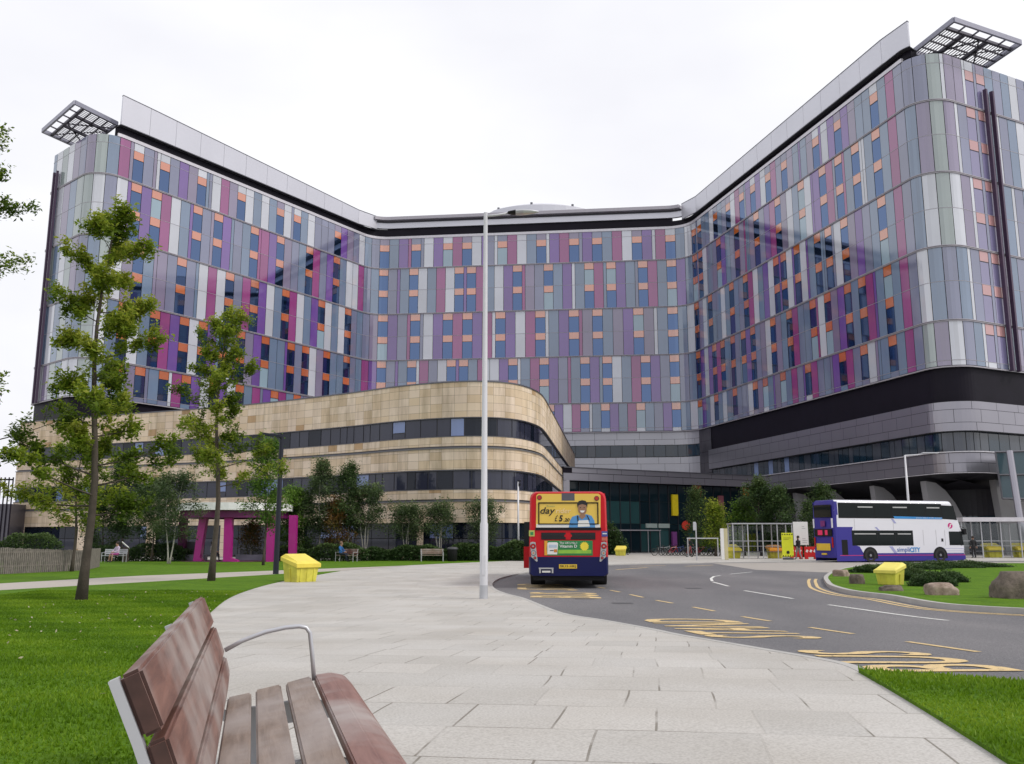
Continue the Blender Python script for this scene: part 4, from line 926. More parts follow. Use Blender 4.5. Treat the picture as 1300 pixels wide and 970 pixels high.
def dpanel(name,px,m,k=.008,parent=DB,both=True,th_=.012,raw=False):
    P_=[(xd(a),zd(b)) for a,b in px] if not raw else px; n=len(P_); res=None
    for s_ in ((1,-1) if both else (-1,)):
        mb=MB()
        V=[(x,s_*(1.25+k),z) for x,z in P_]+[(x,s_*(1.25+k-th_),z) for x,z in P_]
        mb.add(V,[tuple(range(n)),tuple(range(n,2*n))[::-1]]+[(i,i+n,(i+1)%n+n,(i+1)%n) for i in range(n)])
        res=mb.build(name,m,parent,fix=True)
    return res
dpanel('rear_quarter_panel',[(196,330),(298,330),(292,350),(292,432),(330,440),(357,490),(357,523),(196,523)],BPUR,.006)
dpanel('upper_quarter_panel',[(196,185),(214,185),(216,262),(196,262)],BPUR,.006)
dpanel('skirt',[(360,492),(960,492),(960,512),(945,523),(360,523)],BPUR,.006)
dpanel('magenta_line',[(215,489),(958,489),(958,493),(215,493)],mat('magenta_trim',(.5,.03,.18),.4),.012)
for a_,b_ in ((222,322),(325,428),(431,527),(531,632),(636,732),(736,830)): 
    w_=dpanel('upper_window',rect(a_,196,b_,275),BGL,.010)
    if a_ in (325,531,736): dpanel('window_vent',rect(a_+8,212,b_-8,219),PALE,.014,w_)
dpanel('window_band',rect(219,192,834,280),BLKP,.006)
dpanel('upper_window',[(836,276),(922,281),(905,208),(836,205)],BGL,.010); dpanel('front_window_surround',[(834,281),(926,286),(908,203),(834,200)],BLKP,.006)
for a_,b_ in ((292,437),(441,542),(546,645)): 
    w_=dpanel('lower_window',rect(a_,353,b_,432),BGL,.010); dpanel('window_vent',rect(a_+12,366,b_-8,372),PALE,.014,w_)
dpanel('window_band',rect(289,349,649,436),BLKP,.0085)
dpanel('cab_window',[(868,434),(955,434),(948,354),(868,354)],BGL,.010)
dpanel('cab_window_post',rect(936,352,941,436),BLKP,.014)
dpanel('sky_blue_band',[(540,267),(834,272),(834,283),(548,281)],mat('sky_blue_paint',(.03,.25,.62),.4),.013)
dpanel('engine_grille',rect(228,403,262,490),BLKP,.010)
for a_ in (308,535,710,788,842): dpanel('panel_seam',rect(a_,285 if a_<600 else 345,a_+1.6,345 if a_<600 else 435),PALE,.009)
for k_ in range(3): dpanel('pinstripe',rect(790,452+k_*14,958,454+k_*14),mat('pale_violet_line',(.4,.4,.6),.4),.009,both=False)
dpanel('slanted_stripe',[(503,440),(522,440),(548,478),(530,478)],mat('pale_violet_stripe',(.35,.36,.6),.4),.011); dpanel('slanted_stripe',[(425,330),(437,330),(455,350),(443,350)],MATS['pale_violet_stripe'],.0125); dpanel('slanted_stripe',[(525,282),(538,282),(555,308),(542,308)],MATS['pale_violet_stripe'],.0125)
SR=Matrix.Rotation(pi/2,4,'X')
def dtext(s,a,b,c,d,m,bold=0,k=.016,shear=0): return text(s,abs(xd(c)-xd(a)),abs(zd(d)-zd(b)),m,DB,Matrix.Translation(((xd(a)+xd(c))/2,-1.25-k,(zd(b)+zd(d))/2))@SR,bold=bold,shear=shear)
dtext('simpli',548,445,622,480,mat('city_blue',(.02,.1,.4),.4),0); dtext('CITY',624,446,686,474,mat('city_light_blue',(.02,.25,.6),.4),.03)
dtext('greener cleaner simpler journeys',675,272,830,279,WHP)
def ddisc(name,a,b,r_,m,k): return dpanel(name,[(xd(a)+cos(2*pi*i/24)*r_,zd(b)+sin(2*pi*i/24)*r_) for i in range(24)],m,k,both=False,raw=True)
ddisc('round_emblem',880,320,.2,mat('magenta_emblem',(.55,.01,.2),.4),.012); dpanel('emblem_curve',[(868,331),(876,324),(878,312),(888,308),(893,312),(883,315),(882,327),(874,333)],WHP,.018,both=False)
dpanel('small_badge',rect(819,395,831,413),INK,.012,both=False)
for xx in (xd(390),xd(806)):
    ar=[(xx+cos(pi*i/12)*.6,.45+sin(pi*i/12)*.6) for i in range(13)]+[(xx-.6,.25),(xx+.6,.25)]
    dpanel('wheel_arch',ar,BLKP,.016,raw=True)
    for s_ in (-1,1): wheel(DB,xx,s_*1.14,.47,.28,'y')
# rear face details (x just under 0)
def rpan(name,y0,y1,z0,z1,m,k=.02,parent=DB):
    mb=MB(); off=.12*max(0,(z0+z1)/2-3.3); mb.box((-k+off-.02,(y0+y1)/2,(z0+z1)/2),(.05,abs(y1-y0),abs(z1-z0)),0,None,.008); return mb.build(name,m,parent)
rpan('rear_window',-1.0,1.0,3.08,3.95,BGL); rpan('rear_route_panel',-1.02,1.02,1.78,2.28,BLKP)
pk=mat('route_display',(.6,.02,.1),.5,emit=.25); rpan('route_number',.05,.6,1.86,2.2,pk,.03); rpan('route_number',-.55,-.25,1.86,2.2,pk,.03)
rpan('rear_advert',-.75,.85,.8,1.28,PLY,.02); rpan('number_plate',-.3,.3,.5,.62,PLY)
for s_ in (-1,1): rpan('white_wedge',s_*1.02,s_*1.16,2.35,3.0,BWH,.012); rpan('tail_light',s_*.98,s_*1.1,1.0,1.7,RLAMP,.02)
rpan('purple_emblem',-.25,.25,2.45,2.85,mat('dull_magenta',(.18,.02,.16),.5),.012)
mb=MB()
for s_ in (-1,1): mb.bb(10.75,10.95,s_*1.3-.12,s_*1.3+.12,1.9,2.3); mb.tube([(10.4,s_*1.15,2.5),(10.85,s_*1.3,2.4),(10.85,s_*1.3,2.2)],.02,0,6)
mb.build('wing_mirror',BLKP,DB); mb=MB(); mb.bb(10.56,10.9,-1.05,1.05,1.3,2.35); mb.build('windscreen',BGL,DB); mb=MB(); mb.bb(.4,10.2,-1.1,1.1,.22,.34); mb.build('underframe',BLKP,DB)

# ------------------------------------------------------------------ street furniture
GALV=mat('galvanised_steel',(.5,.51,.54),.4,.45,var=.1,scale=4); WPOL=mat('white_pole_paint',(.62,.62,.65),.4,.1,var=.03); DPOL=mat('dark_pole_paint',(.02,.023,.035),.45,0,1.35)
# tall pale lamp post
x,y=gp(614,760); L1=thing('street_lamp','tall pale lamp post at the kerb with a single arm reaching right','street lamp',(x,y,g(y)))
H_=zat(270,y)-g(y); mb=MB(); mb.tube([(0,0,0),(0,0,1.9),(0,0,1.95),(0,0,H_)],[.105,.105,.085,.055],0,16); mb.build('pole',WPOL,L1,auto=40)
mb=MB(); mb.tube([(0,0,0),(0,0,.34)],[.11,.11],0,16); mb.build('base_sleeve',GALV,L1,auto=40); mb=MB(); mb.bb(-.045,.045,-.12,-.1,.6,1.1); mb.build('base_door',WPOL,L1)
mb=MB(); mb.tube([(0,0,H_-.1),(.35,-.02,H_-.07),(.62,-.05,H_-.03)],[.035,.03,.03],0,10); mb.build('arm',WPOL,L1,smooth=True)
mb=MB(); 
for i,(xx,ry,rz_) in enumerate([]): pass
secs=[]
for t_ in range(9):
    q=t_/8; xx=.62+q*.86; wd=.02+.15*sin(pi*min(1,q*.9+.1))**.7; hh=.02+.055*sin(pi*min(1,q*.9+.1)); secs.append([(xx,-.05+cos(2*pi*k/14)*wd,H_-.02+.03*q+sin(2*pi*k/14)*hh) for k in range(14)])
mb=MB(); loft(mb,secs,lambda c:1 if c[0]>1.05 and c[2]<H_ else (2 if c[0]<.85 else 0),(2,0)); mb.build('lamp_head',[GALV,mat('lamp_glass',(.6,.62,.6),.15),BLKP],L1,auto=50,fix=True)
# dark lamp post by the path
x,y=gp(350,729); L2=thing('street_lamp','dark grey lamp post beside the path with a flat arm pointing left','street lamp',(x,y,g(y))); H2=zat(551,y)
mb=MB(); mb.tube([(0,0,0),(0,0,H2*.3),(0,0,H2)],[.13,.115,.1],0,12); mb.build('pole',DPOL,L2,auto=40); mb=MB(); mb.box((-.46,-.05,H2-.06),(1.0,.24,.13),0,Matrix.Rotation(radians(8),3,'Y'),.02); mb.build('lamp_head',DPOL,L2)
# thin pale post behind the red bus
x,y=gp(658,711.5); L3=thing('lamp_post','thin white post with a small camera head just left of the red bus','post',(x,y,0)); H3=zat(611,y)
mb=MB(); mb.tube([(0,0,0),(0,0,H3)],[.09,.06],0,10); mb.build('pole',WPOL,L3,smooth=True); mb=MB(); mb.box((.1,0,H3-.25),(.16,.14,.2)); mb.build('camera',BLKP,L3); mb=MB(); mb.box((.08,0,H3+.02),(.24,.2,.08)); mb.build('cap',BLKP,L3)
# lamp above the double decker
y=90; x=ux(1157,y); L4=thing('street_lamp','white lamp post rising behind the double decker bus','street lamp',(x,y,0)); H4=zat(578,y)
mb=MB(); mb.tube([(0,0,0),(0,0,H4)],[.14,.08],0,10); mb.build('pole',WPOL,L4,smooth=True); mb=MB(); mb.tube([(0,0,H4-.02),(1.1,0,H4+.05),(1.6,0,H4+.12)],[.06,.05,.05],0,8); mb.build('arm',WPOL,L4); mb=MB(); mb.box((2.3,0,H4+.2),(1.5,.35,.12),0,None,.05); mb.build('lamp_head',GALV,L4)
# sign post by the bicycles
y=74; x=ux(884,y); SPT=thing('sign_post','grey post with a narrow upright sign head beside the bicycle stands','sign',(x,y,0)); mb=MB(); mb.tube([(0,0,0),(0,0,zat(664,y))],[.05,.05],0,8); mb.build('pole',GALV,SPT); mb=MB(); mb.box((-.1,0,zat(668,y)),(.22,.1,.62),0,None,.03); mb.build('sign_head',GALV,SPT)
# grit bins
YBIN=mat('faded_yellow_plastic',(.68,.6,.08),.55,var=.3,scale=2.5,bump=.15); YLID=mat('yellow_lid_plastic',(.8,.66,.09),.5,var=.08,scale=3)
def gritbin(label,x,y,z,rz,s=1.,lid=None):
    t=thing('grit_bin',label,'grit bin',(x,y,z),rz,'yellow grit bins'); w0,w1,d0,d1,h0,h1=.43*s,.5*s,.33*s,.4*s,.56*s,.78*s
    mb=MB(); B=[(-w0,-d0,0),(w0,-d0,0),(w0,d0,0),(-w0,d0,0)]; T=[(-w1,-d1,h0),(w1,-d1,h0),(w1,d1,h1),(-w1,d1,h1)]
    mb.add(B+T,[(3,2,1,0),(0,1,5,4),(1,2,6,5),(2,3,7,6),(3,0,4,7)])
    for k in (-.3,0,.3): mb.box((k*s,-d0-.035*s,h0*.45),(.06*s,.04*s,h0*.8),0,Matrix.Rotation(radians(6),3,'X'),.01)
    for k in (-1,1): mb.box((k*(w0+.045*s),0,h0*.45),(.04*s,.06*s,h0*.8),0,Matrix.Rotation(radians(8*k),3,'Y'),.01)
    mb.build('bin_body',YBIN,t)
    mb=MB(); a=.05*s; L_=[(-w1-a,-d1-a,h0-.06*s),(w1+a,-d1-a,h0-.06*s),(w1+a,d1+a,h1-.04*s),(-w1-a,d1+a,h1-.04*s)]; M_=[(p[0],p[1],p[2]+.13*s) for p in L_]; T_=[(-w1+.05*s,-d1+.08*s,h0+.16*s),(w1-.05*s,-d1+.08*s,h0+.16*s),(w1-.05*s,d1-.08*s,h1+.19*s),(-w1+.05*s,d1-.08*s,h1+.19*s)]
    mb.add(L_+M_+T_,[(3,2,1,0)]+[(i,(i+1)%4,(i+1)%4+4,i+4) for i in range(4)]+[(i+4,(i+1)%4+4,(i+1)%4+8,i+8) for i in range(4)]+[(8,9,10,11)]); mb.build('bin_lid',lid or YLID,t); return t
x,y=gp(381,738.5); gritbin('big yellow grit bin on the edge of the paving beside the dark lamp post',x,y,g(y),radians(52),1.02)
x,y=gp(1131,742,.07); gritbin('yellow grit bin with a pale lid among rocks on the grass island',x,y,.07,radians(-52),.72,mat('bleached_lid',(.82,.72,.14),.5,var=.1))
x,y=gp(788,705.5); gritbin('small yellow grit bin by the entrance just right of the red bus',x,y,0,radians(-15),.95)
y=86; gritbin('yellow grit bin standing inside the right hand shelter',ux(1259,y),y,0,.1,1.25); gritbin('yellow grit bin partly cut off by the right edge of the photo',ux(1296,y),y,0,.1,1.25)
y=82; gritbin('orange yellow bin inside the glass shelter beside the yellow notice board',ux(983,y),y,0,.1,1.1,mat('orange_lid',(.75,.3,.03),.5)); gritbin('yellow bin at the left end of the glass shelter',ux(929,y),y,0,.2,1.15)
# litter bin
y=70.0; LB=thing('litter_bin','round black litter bin on the far path in front of the hedge','litter bin',(ux(574.5,y),y,0)); mb=MB(); mb.tube([(0,0,0),(0,0,.04),(0,0,.85)],[.3,.33,.34],0,16); mb.build('bin_body',BLKP,LB,auto=40); mb=MB(); mb.tube([(0,0,.84),(0,0,.93),(0,0,1.0)],[.4,.4,.2],0,16); mb.build('bin_lid',GM,LB,auto=40)
WOOD=mat('weathered_hardwood',(.16,.075,.05),.55,var=.25,scale=4,bump=.4,bscale=18)
def m_wood(name,c1,c2):
    m=mat(name,c1,.5,var=0); N,L,b=nodes(m); tc=N.new('ShaderNodeTexCoord'); mp=N.new('ShaderNodeMapping'); mp.inputs['Scale'].default_value=(14,1.4,14); n=N.new('ShaderNodeTexNoise'); n.inputs['Scale'].default_value=2; n.inputs['Detail'].default_value=8; n.inputs['Roughness'].default_value=.65; n.inputs['Distortion'].default_value=.4
    L.new(tc.outputs['Object'],mp.inputs[0]); L.new(mp.outputs[0],n.inputs['Vector']); r=N.new('ShaderNodeValToRGB'); e=r.color_ramp.elements; e[0].position=.33; e[0].color=(*c1,1); e[1].position=.7; e[1].color=(*c2,1); L.new(n.outputs['Fac'],r.inputs[0])
    n2=N.new('ShaderNodeTexNoise'); n2.inputs['Scale'].default_value=2.2; n2.inputs['Detail'].default_value=6; L.new(tc.outputs['Object'],n2.inputs['Vector']); r2=N.new('ShaderNodeValToRGB'); e=r2.color_ramp.elements; e[0].position=.4; e[0].color=(0,0,0,1); e[1].position=.68; e[1].color=(1,1,1,1); L.new(n2.outputs['Fac'],r2.inputs[0])
    mx=N.new('ShaderNodeMix'); mx.data_type='RGBA'; L.new(r2.outputs[0],mx.inputs[0]); L.new(r.outputs[0],mx.inputs[6]); mx.inputs[7].default_value=(.38,.33,.31,1); L.new(mx.outputs[2],b.inputs['Base Color'])
    bp=N.new('ShaderNodeBump'); bp.inputs['Strength'].default_value=.3; bp.inputs['Distance'].default_value=.004; L.new(n.outputs['Fac'],bp.inputs['Height']); L.new(bp.outputs[0],b.inputs['Normal']); return m
WB=m_wood('bench_back_wood',(.11,.045,.034),(.25,.12,.09)); WS=m_wood('bench_seat_wood',(.17,.12,.09),(.33,.25,.2)); WF=m_wood('bench_front_wood',(.17,.075,.06),(.27,.14,.115))
# foreground bench: local y along the bench (towards the far end), local x towards its front
pn=aty(152,848,2.32); pf_=aty(247,757,5.2); BZ=.37
ax=Vector((pf_.x-pn.x,pf_.y-pn.y,0)); BL=ax.length; rz=atan2(ax.y,ax.x)-pi/2; by=2.2
BN=thing('park_bench','long wooden bench with a leaning plank back and one steel armrest in the foreground','bench',(pn.x,pn.y,BZ),rz)
TZ=pn.z-BZ
def plank(name,prof,y0,y1,m,parent=BN,bev=.008):
    bm=bmesh.new(); v0=[bm.verts.new((x,y0,z)) for x,z in prof]; v1=[bm.verts.new((x,y1,z)) for x,z in prof]; n=len(prof)
    bm.faces.new(v0[::-1]); bm.faces.new(v1)
    for i in range(n): bm.faces.new((v0[i],v0[(i+1)%n],v1[(i+1)%n],v1[i]))
    bmesh.ops.recalc_face_normals(bm,faces=bm.faces[:]); bmesh.ops.bevel(bm,geom=bm.edges[:],offset=bev,segments=2,affect='EDGES')
    me=bpy.data.meshes.new(name); bm.to_mesh(me); bm.free(); me.materials.append(m); me.materials.append(ENDG)
    for p in me.polygons:
        if abs(p.normal.y)>.9: p.material_index=1
    o=bpy.data.objects.new(name,me); COL.objects.link(o); o.parent=parent; return o
ENDG=mat('end_grain',(.06,.028,.022),.75,var=.3,scale=20)
def slab(p,q,t): # plank profile from p to q, thickness t to the rear side
    p=Vector(p);q=Vector(q);d=(q-p).normalized(); n=Vector((-d.y,d.x))
    if n.x>0: n=-n
    return [tuple(p),tuple(q),tuple(q+n*t),tuple(p+n*t)]
plank('back_plank',slab((.045,TZ),(.105,TZ-.135),.05),0,BL,WB); plank('back_plank',slab((.112,TZ-.15),(.165,TZ-.285),.05),0,BL,WB)
plank('back_plank',[(.172,TZ-.30),(.195,TZ-.38),(.19,TZ-.46),(.165,TZ-.53),(.12,TZ-.51),(.145,TZ-.45),(.145,TZ-.38),(.125,TZ-.31)],0,BL,WB)
for x0,x1,z0,z1 in ((.19,.305,.345,.365),(.325,.45,.375,.40),(.475,.60,.405,.435)):
    plank('seat_slat',[(x0,z0),(x1,z1),(x1+.004,z1-.045),(x0+.004,z0-.045)],0,BL,WS)
plank('front_slat',[(.62,.44),(.70,.45),(.77,.435),(.815,.39),(.83,.33),(.79,.32),(.77,.37),(.72,.395),(.62,.395)],0,BL,WF,bev=.006)
for yy in (.012,BL*.5,BL-.08):
    mb=MB(); prof_=[(-.022,TZ-.03),(-.001,TZ-.021),(.059,TZ-.156),(.118,TZ-.306),(.145,TZ-.40),(.12,TZ-.52),(.19,.29),(.6,.34),(.8,.28),(.8,.25),(.45,.22),(.4,0),(.28,0),(.25,.2),(.07,TZ-.53),(.11,TZ-.40),(.095,TZ-.31),(.039,TZ-.168)]
    mb.prism(prof_,'y',yy-.02,yy+.02); mb.build('leg_frame',GALV,BN)
yA=BL-.06; mb=MB(); mb.tube([(.165,yA,.58),(.25,yA,.625),(.36,yA,.665),(.46,yA,.685),(.53,yA,.69),(.565,yA,.682),(.585,yA,.655),(.60,yA,.55),(.615,yA,.42)],.0115,0,10); mb.build('armrest',GALV,BN,smooth=True)
# small benches by the planting
def smallbench(label,x,y,rz,mm):
    t=thing('park_bench',label,'bench',(x,y,0),rz,'benches along the far path'); mb=MB()
    for k in range(4): mb.box((0,-.15+k*.12,.44),(1.6,.1,.04)); 
    mb.build('seat',mm,t); mb=MB()
    for k in range(3): mb.box((0,.28+k*.02,.58+k*.12),(1.6,.03,.1))
    mb.build('backrest',mm,t)
    for s_ in (-1,1):
        mb=MB(); mb.tube([(s_*.75,-.2,0),(s_*.75,-.2,.64),(s_*.75,.25,.64)],.025,0,6); mb.tube([(s_*.75,.25,0),(s_*.75,.3,.85)],.025,0,6); mb.build('leg_frame',GALV,t)
y=69.6; smallbench('small bench under a pale stemmed tree beside the black litter bin',ux(549,y),y,.15,WS)
y=69.0; smallbench('bench with the person in blue sitting on it',ux(440,y),y,-.5,WB); y=67.5; smallbench('pale bench under the trees with the person in purple',ux(146,y),y,-.1,GALV)
# plaque stand
y=68.5; t=thing('plaque_stand','stone post with a tilted pale plaque beside the seated person in purple','plaque',(ux(160.5,y),y,0)); mb=MB(); mb.bb(-.18,.18,-.12,.12,0,1.0); mb.build('post',mat('plaque_post',(.07,.05,.045),.8),t); mb=MB(); mb.box((.02,-.1,1.12),(.62,.4,.05),0,Matrix.Rotation(radians(38),3,'Y')@Matrix.Rotation(radians(-20),3,'X')); mb.build('plaque',WHP,t)
# timber fence
FW=mat('weathered_pales',(.2,.175,.16),.85,var=.3,scale=5,bump=.3)
a_=Vector(gp(-60,732.5)); b_=Vector(gp(108,724.5)); c_=Vector(gp(122,721.0))
FN=thing('timber_fence','low fence of vertical weathered timber pales at the left edge of the lawn','fence',((a_.x+b_.x)/2,(a_.y+b_.y)/2,0))
def pales(p,q,z0,z1,step,w):
    mb=MB(); n=int((q-p).length/step); d=(q-p).normalized(); R_=Matrix.Rotation(atan2(d.y,d.x),3,'Z'); rr_=random.Random(9)
    for i in range(n+1):
        c=p+d*i*step; h=z0+(z1-z0)*i/n+rr_.uniform(-.02,.02); mb.box((c.x,c.y,h/2+.02),(w*rr_.uniform(.8,1.1),.04,h),0,R_@Matrix.Rotation(rr_.uniform(-.02,.02),3,'Y'))
    return mb
pales(a_,b_,zat(694,a_.y),zat(699.5,b_.y),.13,.085).build('pale_panel',FW,FN,world=True); pales(b_,c_+(c_-b_)*.3,zat(699,b_.y)+.05,zat(697,c_.y),.11,.1).build('end_panel',FW,FN,world=True)
mb=MB()
for z in (.35,.95):
    d=(b_-a_); mb.box(((a_.x+b_.x)/2,(a_.y+b_.y)/2+.05,z),(d.length,.04,.07),0,Matrix.Rotation(atan2(d.y,d.x),3,'Z'))
mb.build('rail',FW,FN,world=True)
# magenta pavilion
MAG=mat('magenta_paint',(.42,.012,.24),.4,coat=.2,var=.05); MAGD=mat('deep_magenta',(.13,.008,.09),.5); PW=mat('pavilion_white',(.85,.85,.86),.4)
yp=71.5; PV=thing('magenta_pavilion','small open pavilion with magenta legs and a white disc roof on the lawn','pavilion',(ux(297,yp),yp,0))
sx=yp/1274.; px_=lambda u:(u-297)*sx; zr0=zat(648.5,yp-3),; zt_=zat(638,yp-3.5); zb_=zat(647.5,yp-3.5)
def ring(mb,r0,r1,z0,z1,mi=0,n=40):
    for k in range(n):
        a=2*pi*k/n;b=2*pi*(k+1)/n
        for (ra,za,rb_,zb2) in ((r1,z0,r1,z1),(r1,z1,r0,z1),(r0,z1,r0,z0),(r0,z0,r1,z0)):
            mb.quad((cos(a)*ra,sin(a)*ra,za),(cos(b)*ra,sin(b)*ra,za),(cos(b)*rb_,sin(b)*rb_,zb2),(cos(a)*rb_,sin(a)*rb_,zb2),mi)
mb=MB(); ring(mb,.01,4.05,zb_,zt_); mb.build('roof',PW,PV,auto=40,fix=True)
mb=MB(); ring(mb,2.9,3.75,zb_-.5,zb_-.02); mb.build('ring_beam',MAGD,PV,auto=40,fix=True)
def leg(u,y,lean,m,foot):
    x=ux(u,yp+y)-ux(297,yp)
    mb=MB(); z1=zb_-.3; P_=[(x-.22,0),(x+.22+foot,0),(x+.22+foot*.8,.14),(x+.25,.3),(x+.22+lean,z1),(x-.3+lean,z1)]
    mb.prism([(p[0],p[1]) for p in P_],'y',y-.28,y+.28); mb.build('leg',m,PV,fix=True)
leg(232,1.2,0,MAGD,.0); leg(252,-2.2,.35,MAG,.2); leg(290,-3.2,.0,MAG,.6); leg(344,-2.9,0,MAG,0); leg(372,-1.2,0,MAG,0)
mb=MB(); 
for (u0,u1,yy) in ((225,262,-.5),(300,345,0)): mb.bb(px_(u0),px_(u1),yy,yy+1.0,0,.45)
mb.build('seat_block',mat('grey_seat',(.22,.22,.28),.6),PV); mb=MB(); mb.bb(px_(219),px_(250),1.6,1.8,0,1.35); mb.bb(px_(300),px_(345),1.1,1.3,0,.8); mb.build('screen_wall',GM,PV); mb=MB(); ring(mb,.01,3.6,.0,.05); mb.build('plinth',MAGD,PV)
mb=MB(); mb.bb(px_(240),px_(262),3.0,3.2,0,2.6) if False else None
# glass bus shelter, left
SGLS=bpy.data.materials.new('shelter_glass'); SGLS.use_nodes=True; N=SGLS.node_tree.nodes; Lk=SGLS.node_tree.links
gl=N.new('ShaderNodeBsdfGlossy'); gl.inputs['Roughness'].default_value=.05; tp=N.new('ShaderNodeBsdfTransparent'); tp.inputs[0].default_value=(.85,.88,.87,1); mx=N.new('ShaderNodeMixShader'); fr_=N.new('ShaderNodeFresnel'); fr_.inputs[0].default_value=1.6; Lk.new(fr_.outputs[0],mx.inputs[0]); Lk.new(tp.outputs[0],mx.inputs[1]); Lk.new(gl.outputs[0],mx.inputs[2]); Lk.new(mx.outputs[0],N['Material Output'].inputs['Surface'])
def shelter(label,u0,u1,y,v0,nb,roofm,rt,rover):
    x0,x1=ux(u0,y),ux(u1,y); z1=zat(v0,y); t=thing('bus_shelter',label,'bus shelter',((x0+x1)/2,y,0)); w=(x1-x0)/2
    mb=MB(); mb.bb(-w-.1,w+.1,-rover,1.9,z1-rt,z1); mb.build('roof',roofm,t)
    for yy in (0,1.8):
        for i in range(nb+1): mb=MB(); X=-w+2*w*i/nb; mb.bb(X-.04,X+.04,yy-.04,yy+.04,0,z1-rt); mb.build('post',GALV,t)
    for i in range(nb):
        mb=MB(); X=-w+2*w*i/nb; mb.bb(X+.06,X+2*w/nb-.06,1.79,1.81,.25,z1-rt-.12); mb.build('glass_pane',SGLS,t)
    mb=MB(); mb.bb(-w,w,1.75,1.85,1.35,1.42); mb.bb(-w,w,1.75,1.85,.95,.99); mb.build('rail',GALV,t); mb=MB(); mb.bb(-w+.3,w-.3,1.2,1.5,.5,.56); mb.build('seat',GM,t)
    return t
shelter('glass bus shelter with a thin pale frame to the left of the yellow notice board',931,1006,80,664,4,GALV,.08,.1)
shelter('bus shelter with a thick pale roof at the right edge beyond the double decker',1222,1420,84,657,8,WST,.34,.6)
# canopy line further back right
y=76; t=thing('information_totem','white and cream upright totem at the left end of the glass shelter','totem',(ux(918.5,y),y,0)); mb=MB(); mb.box((-.1,0,zat(671,y)/2),(.25,.18,zat(671,y)),0,None,.02); mb.build('white_face',WHP,t); mb=MB(); mb.box((.17,0,zat(671,y)/2),(.28,.16,zat(671,y)),0,None,.02); mb.build('cream_face',mat('cream_paint',(.55,.5,.3),.5),t)
y=76; zt2,zb2=zat(677,y),zat(708,y); t=thing('notice_board','bright yellow notice board with a zigzag edge beside the shelter','sign',(ux(999.5,y),y,0)); mb=MB(); mb.box((0,0,(zt2+zb2)/2+.05),(.86,.08,zt2-.2),0,None,.01); mb.build('board',mat('acid_yellow',(.72,.76,.03),.5),t)
mb=MB()
for k in range(5):
    X=-.36+k*.18
    for z in (zt2-.12,.25): mb.add([(X-.07,-.046,z),(X+.07,-.046,z),(X,-.046,z+.1)],[(0,1,2)])
mb.bb(-.3,.3,-.05,-.045,zt2-.36,zt2-.34); mb.bb(-.3,.1,-.05,-.045,zt2-.46,zt2-.44); mb.tube([(0,-.045,.55),(0,-.055,.55)],.12,0,12); mb.build('print',INK,t); mb=MB(); mb.bb(-.4,.4,-.06,.06,0,.16); mb.build('foot',GM,t)
y=80; z1=zat(662.5,y); z0=zat(692,y); t=thing('sign_board','large plain white sign board on posts behind the red barriers','sign',(ux(1017,y),y,0)); mb=MB(); mb.box((0,0,(z0+z1)/2),(1.18,.06,z1-z0),0,None,.01); mb.build('board',WHP,t)
for s_ in (-.4,.4): mb=MB(); mb.tube([(s_,.05,0),(s_,.05,z1-.1)],.04,0,8); mb.build('post',GALV,t)
mb=MB(); 
for k,(w_,zz) in enumerate(((.2,.35),(.3,.5),(.25,1.3),(.4,1.45),(.35,1.6))): mb.bb(.1,.1+w_,-.034,-.031,z1-zz-.04,z1-zz)
mb.build('print',PALE,t)
# red water filled barriers
RBAR=mat('barrier_red',(.62,.02,.02),.45,var=.05)
def barrier(label,x,y,first=None):
    t=thing('barrier',label,'barrier',(x,y,0),0,'red plastic barriers'); mb=MB()
    mb.bb(-.5,.5,-.05,.05,.15,.95,0,.02); mb.bb(-.45,-.25,-.2,.2,0,.15,0,.02); mb.bb(.25,.45,-.2,.2,0,.15,0,.02); mb.build('panel',RBAR,t); mb=MB()
    for k in (-.3,0.,.3): mb.box((k,-.055,.62),(.16,.01,.2),0,Matrix.Rotation(.5,3,'Y'))
    mb.build('reflector',WHP,t); return t
y=79
for i,u in enumerate((1010,1027,1044)): barrier(['red plastic barrier nearest the walking person','red plastic barrier in the middle of the row','red plastic barrier against the back of the double decker'][i],ux(u,y),y-.3*i)
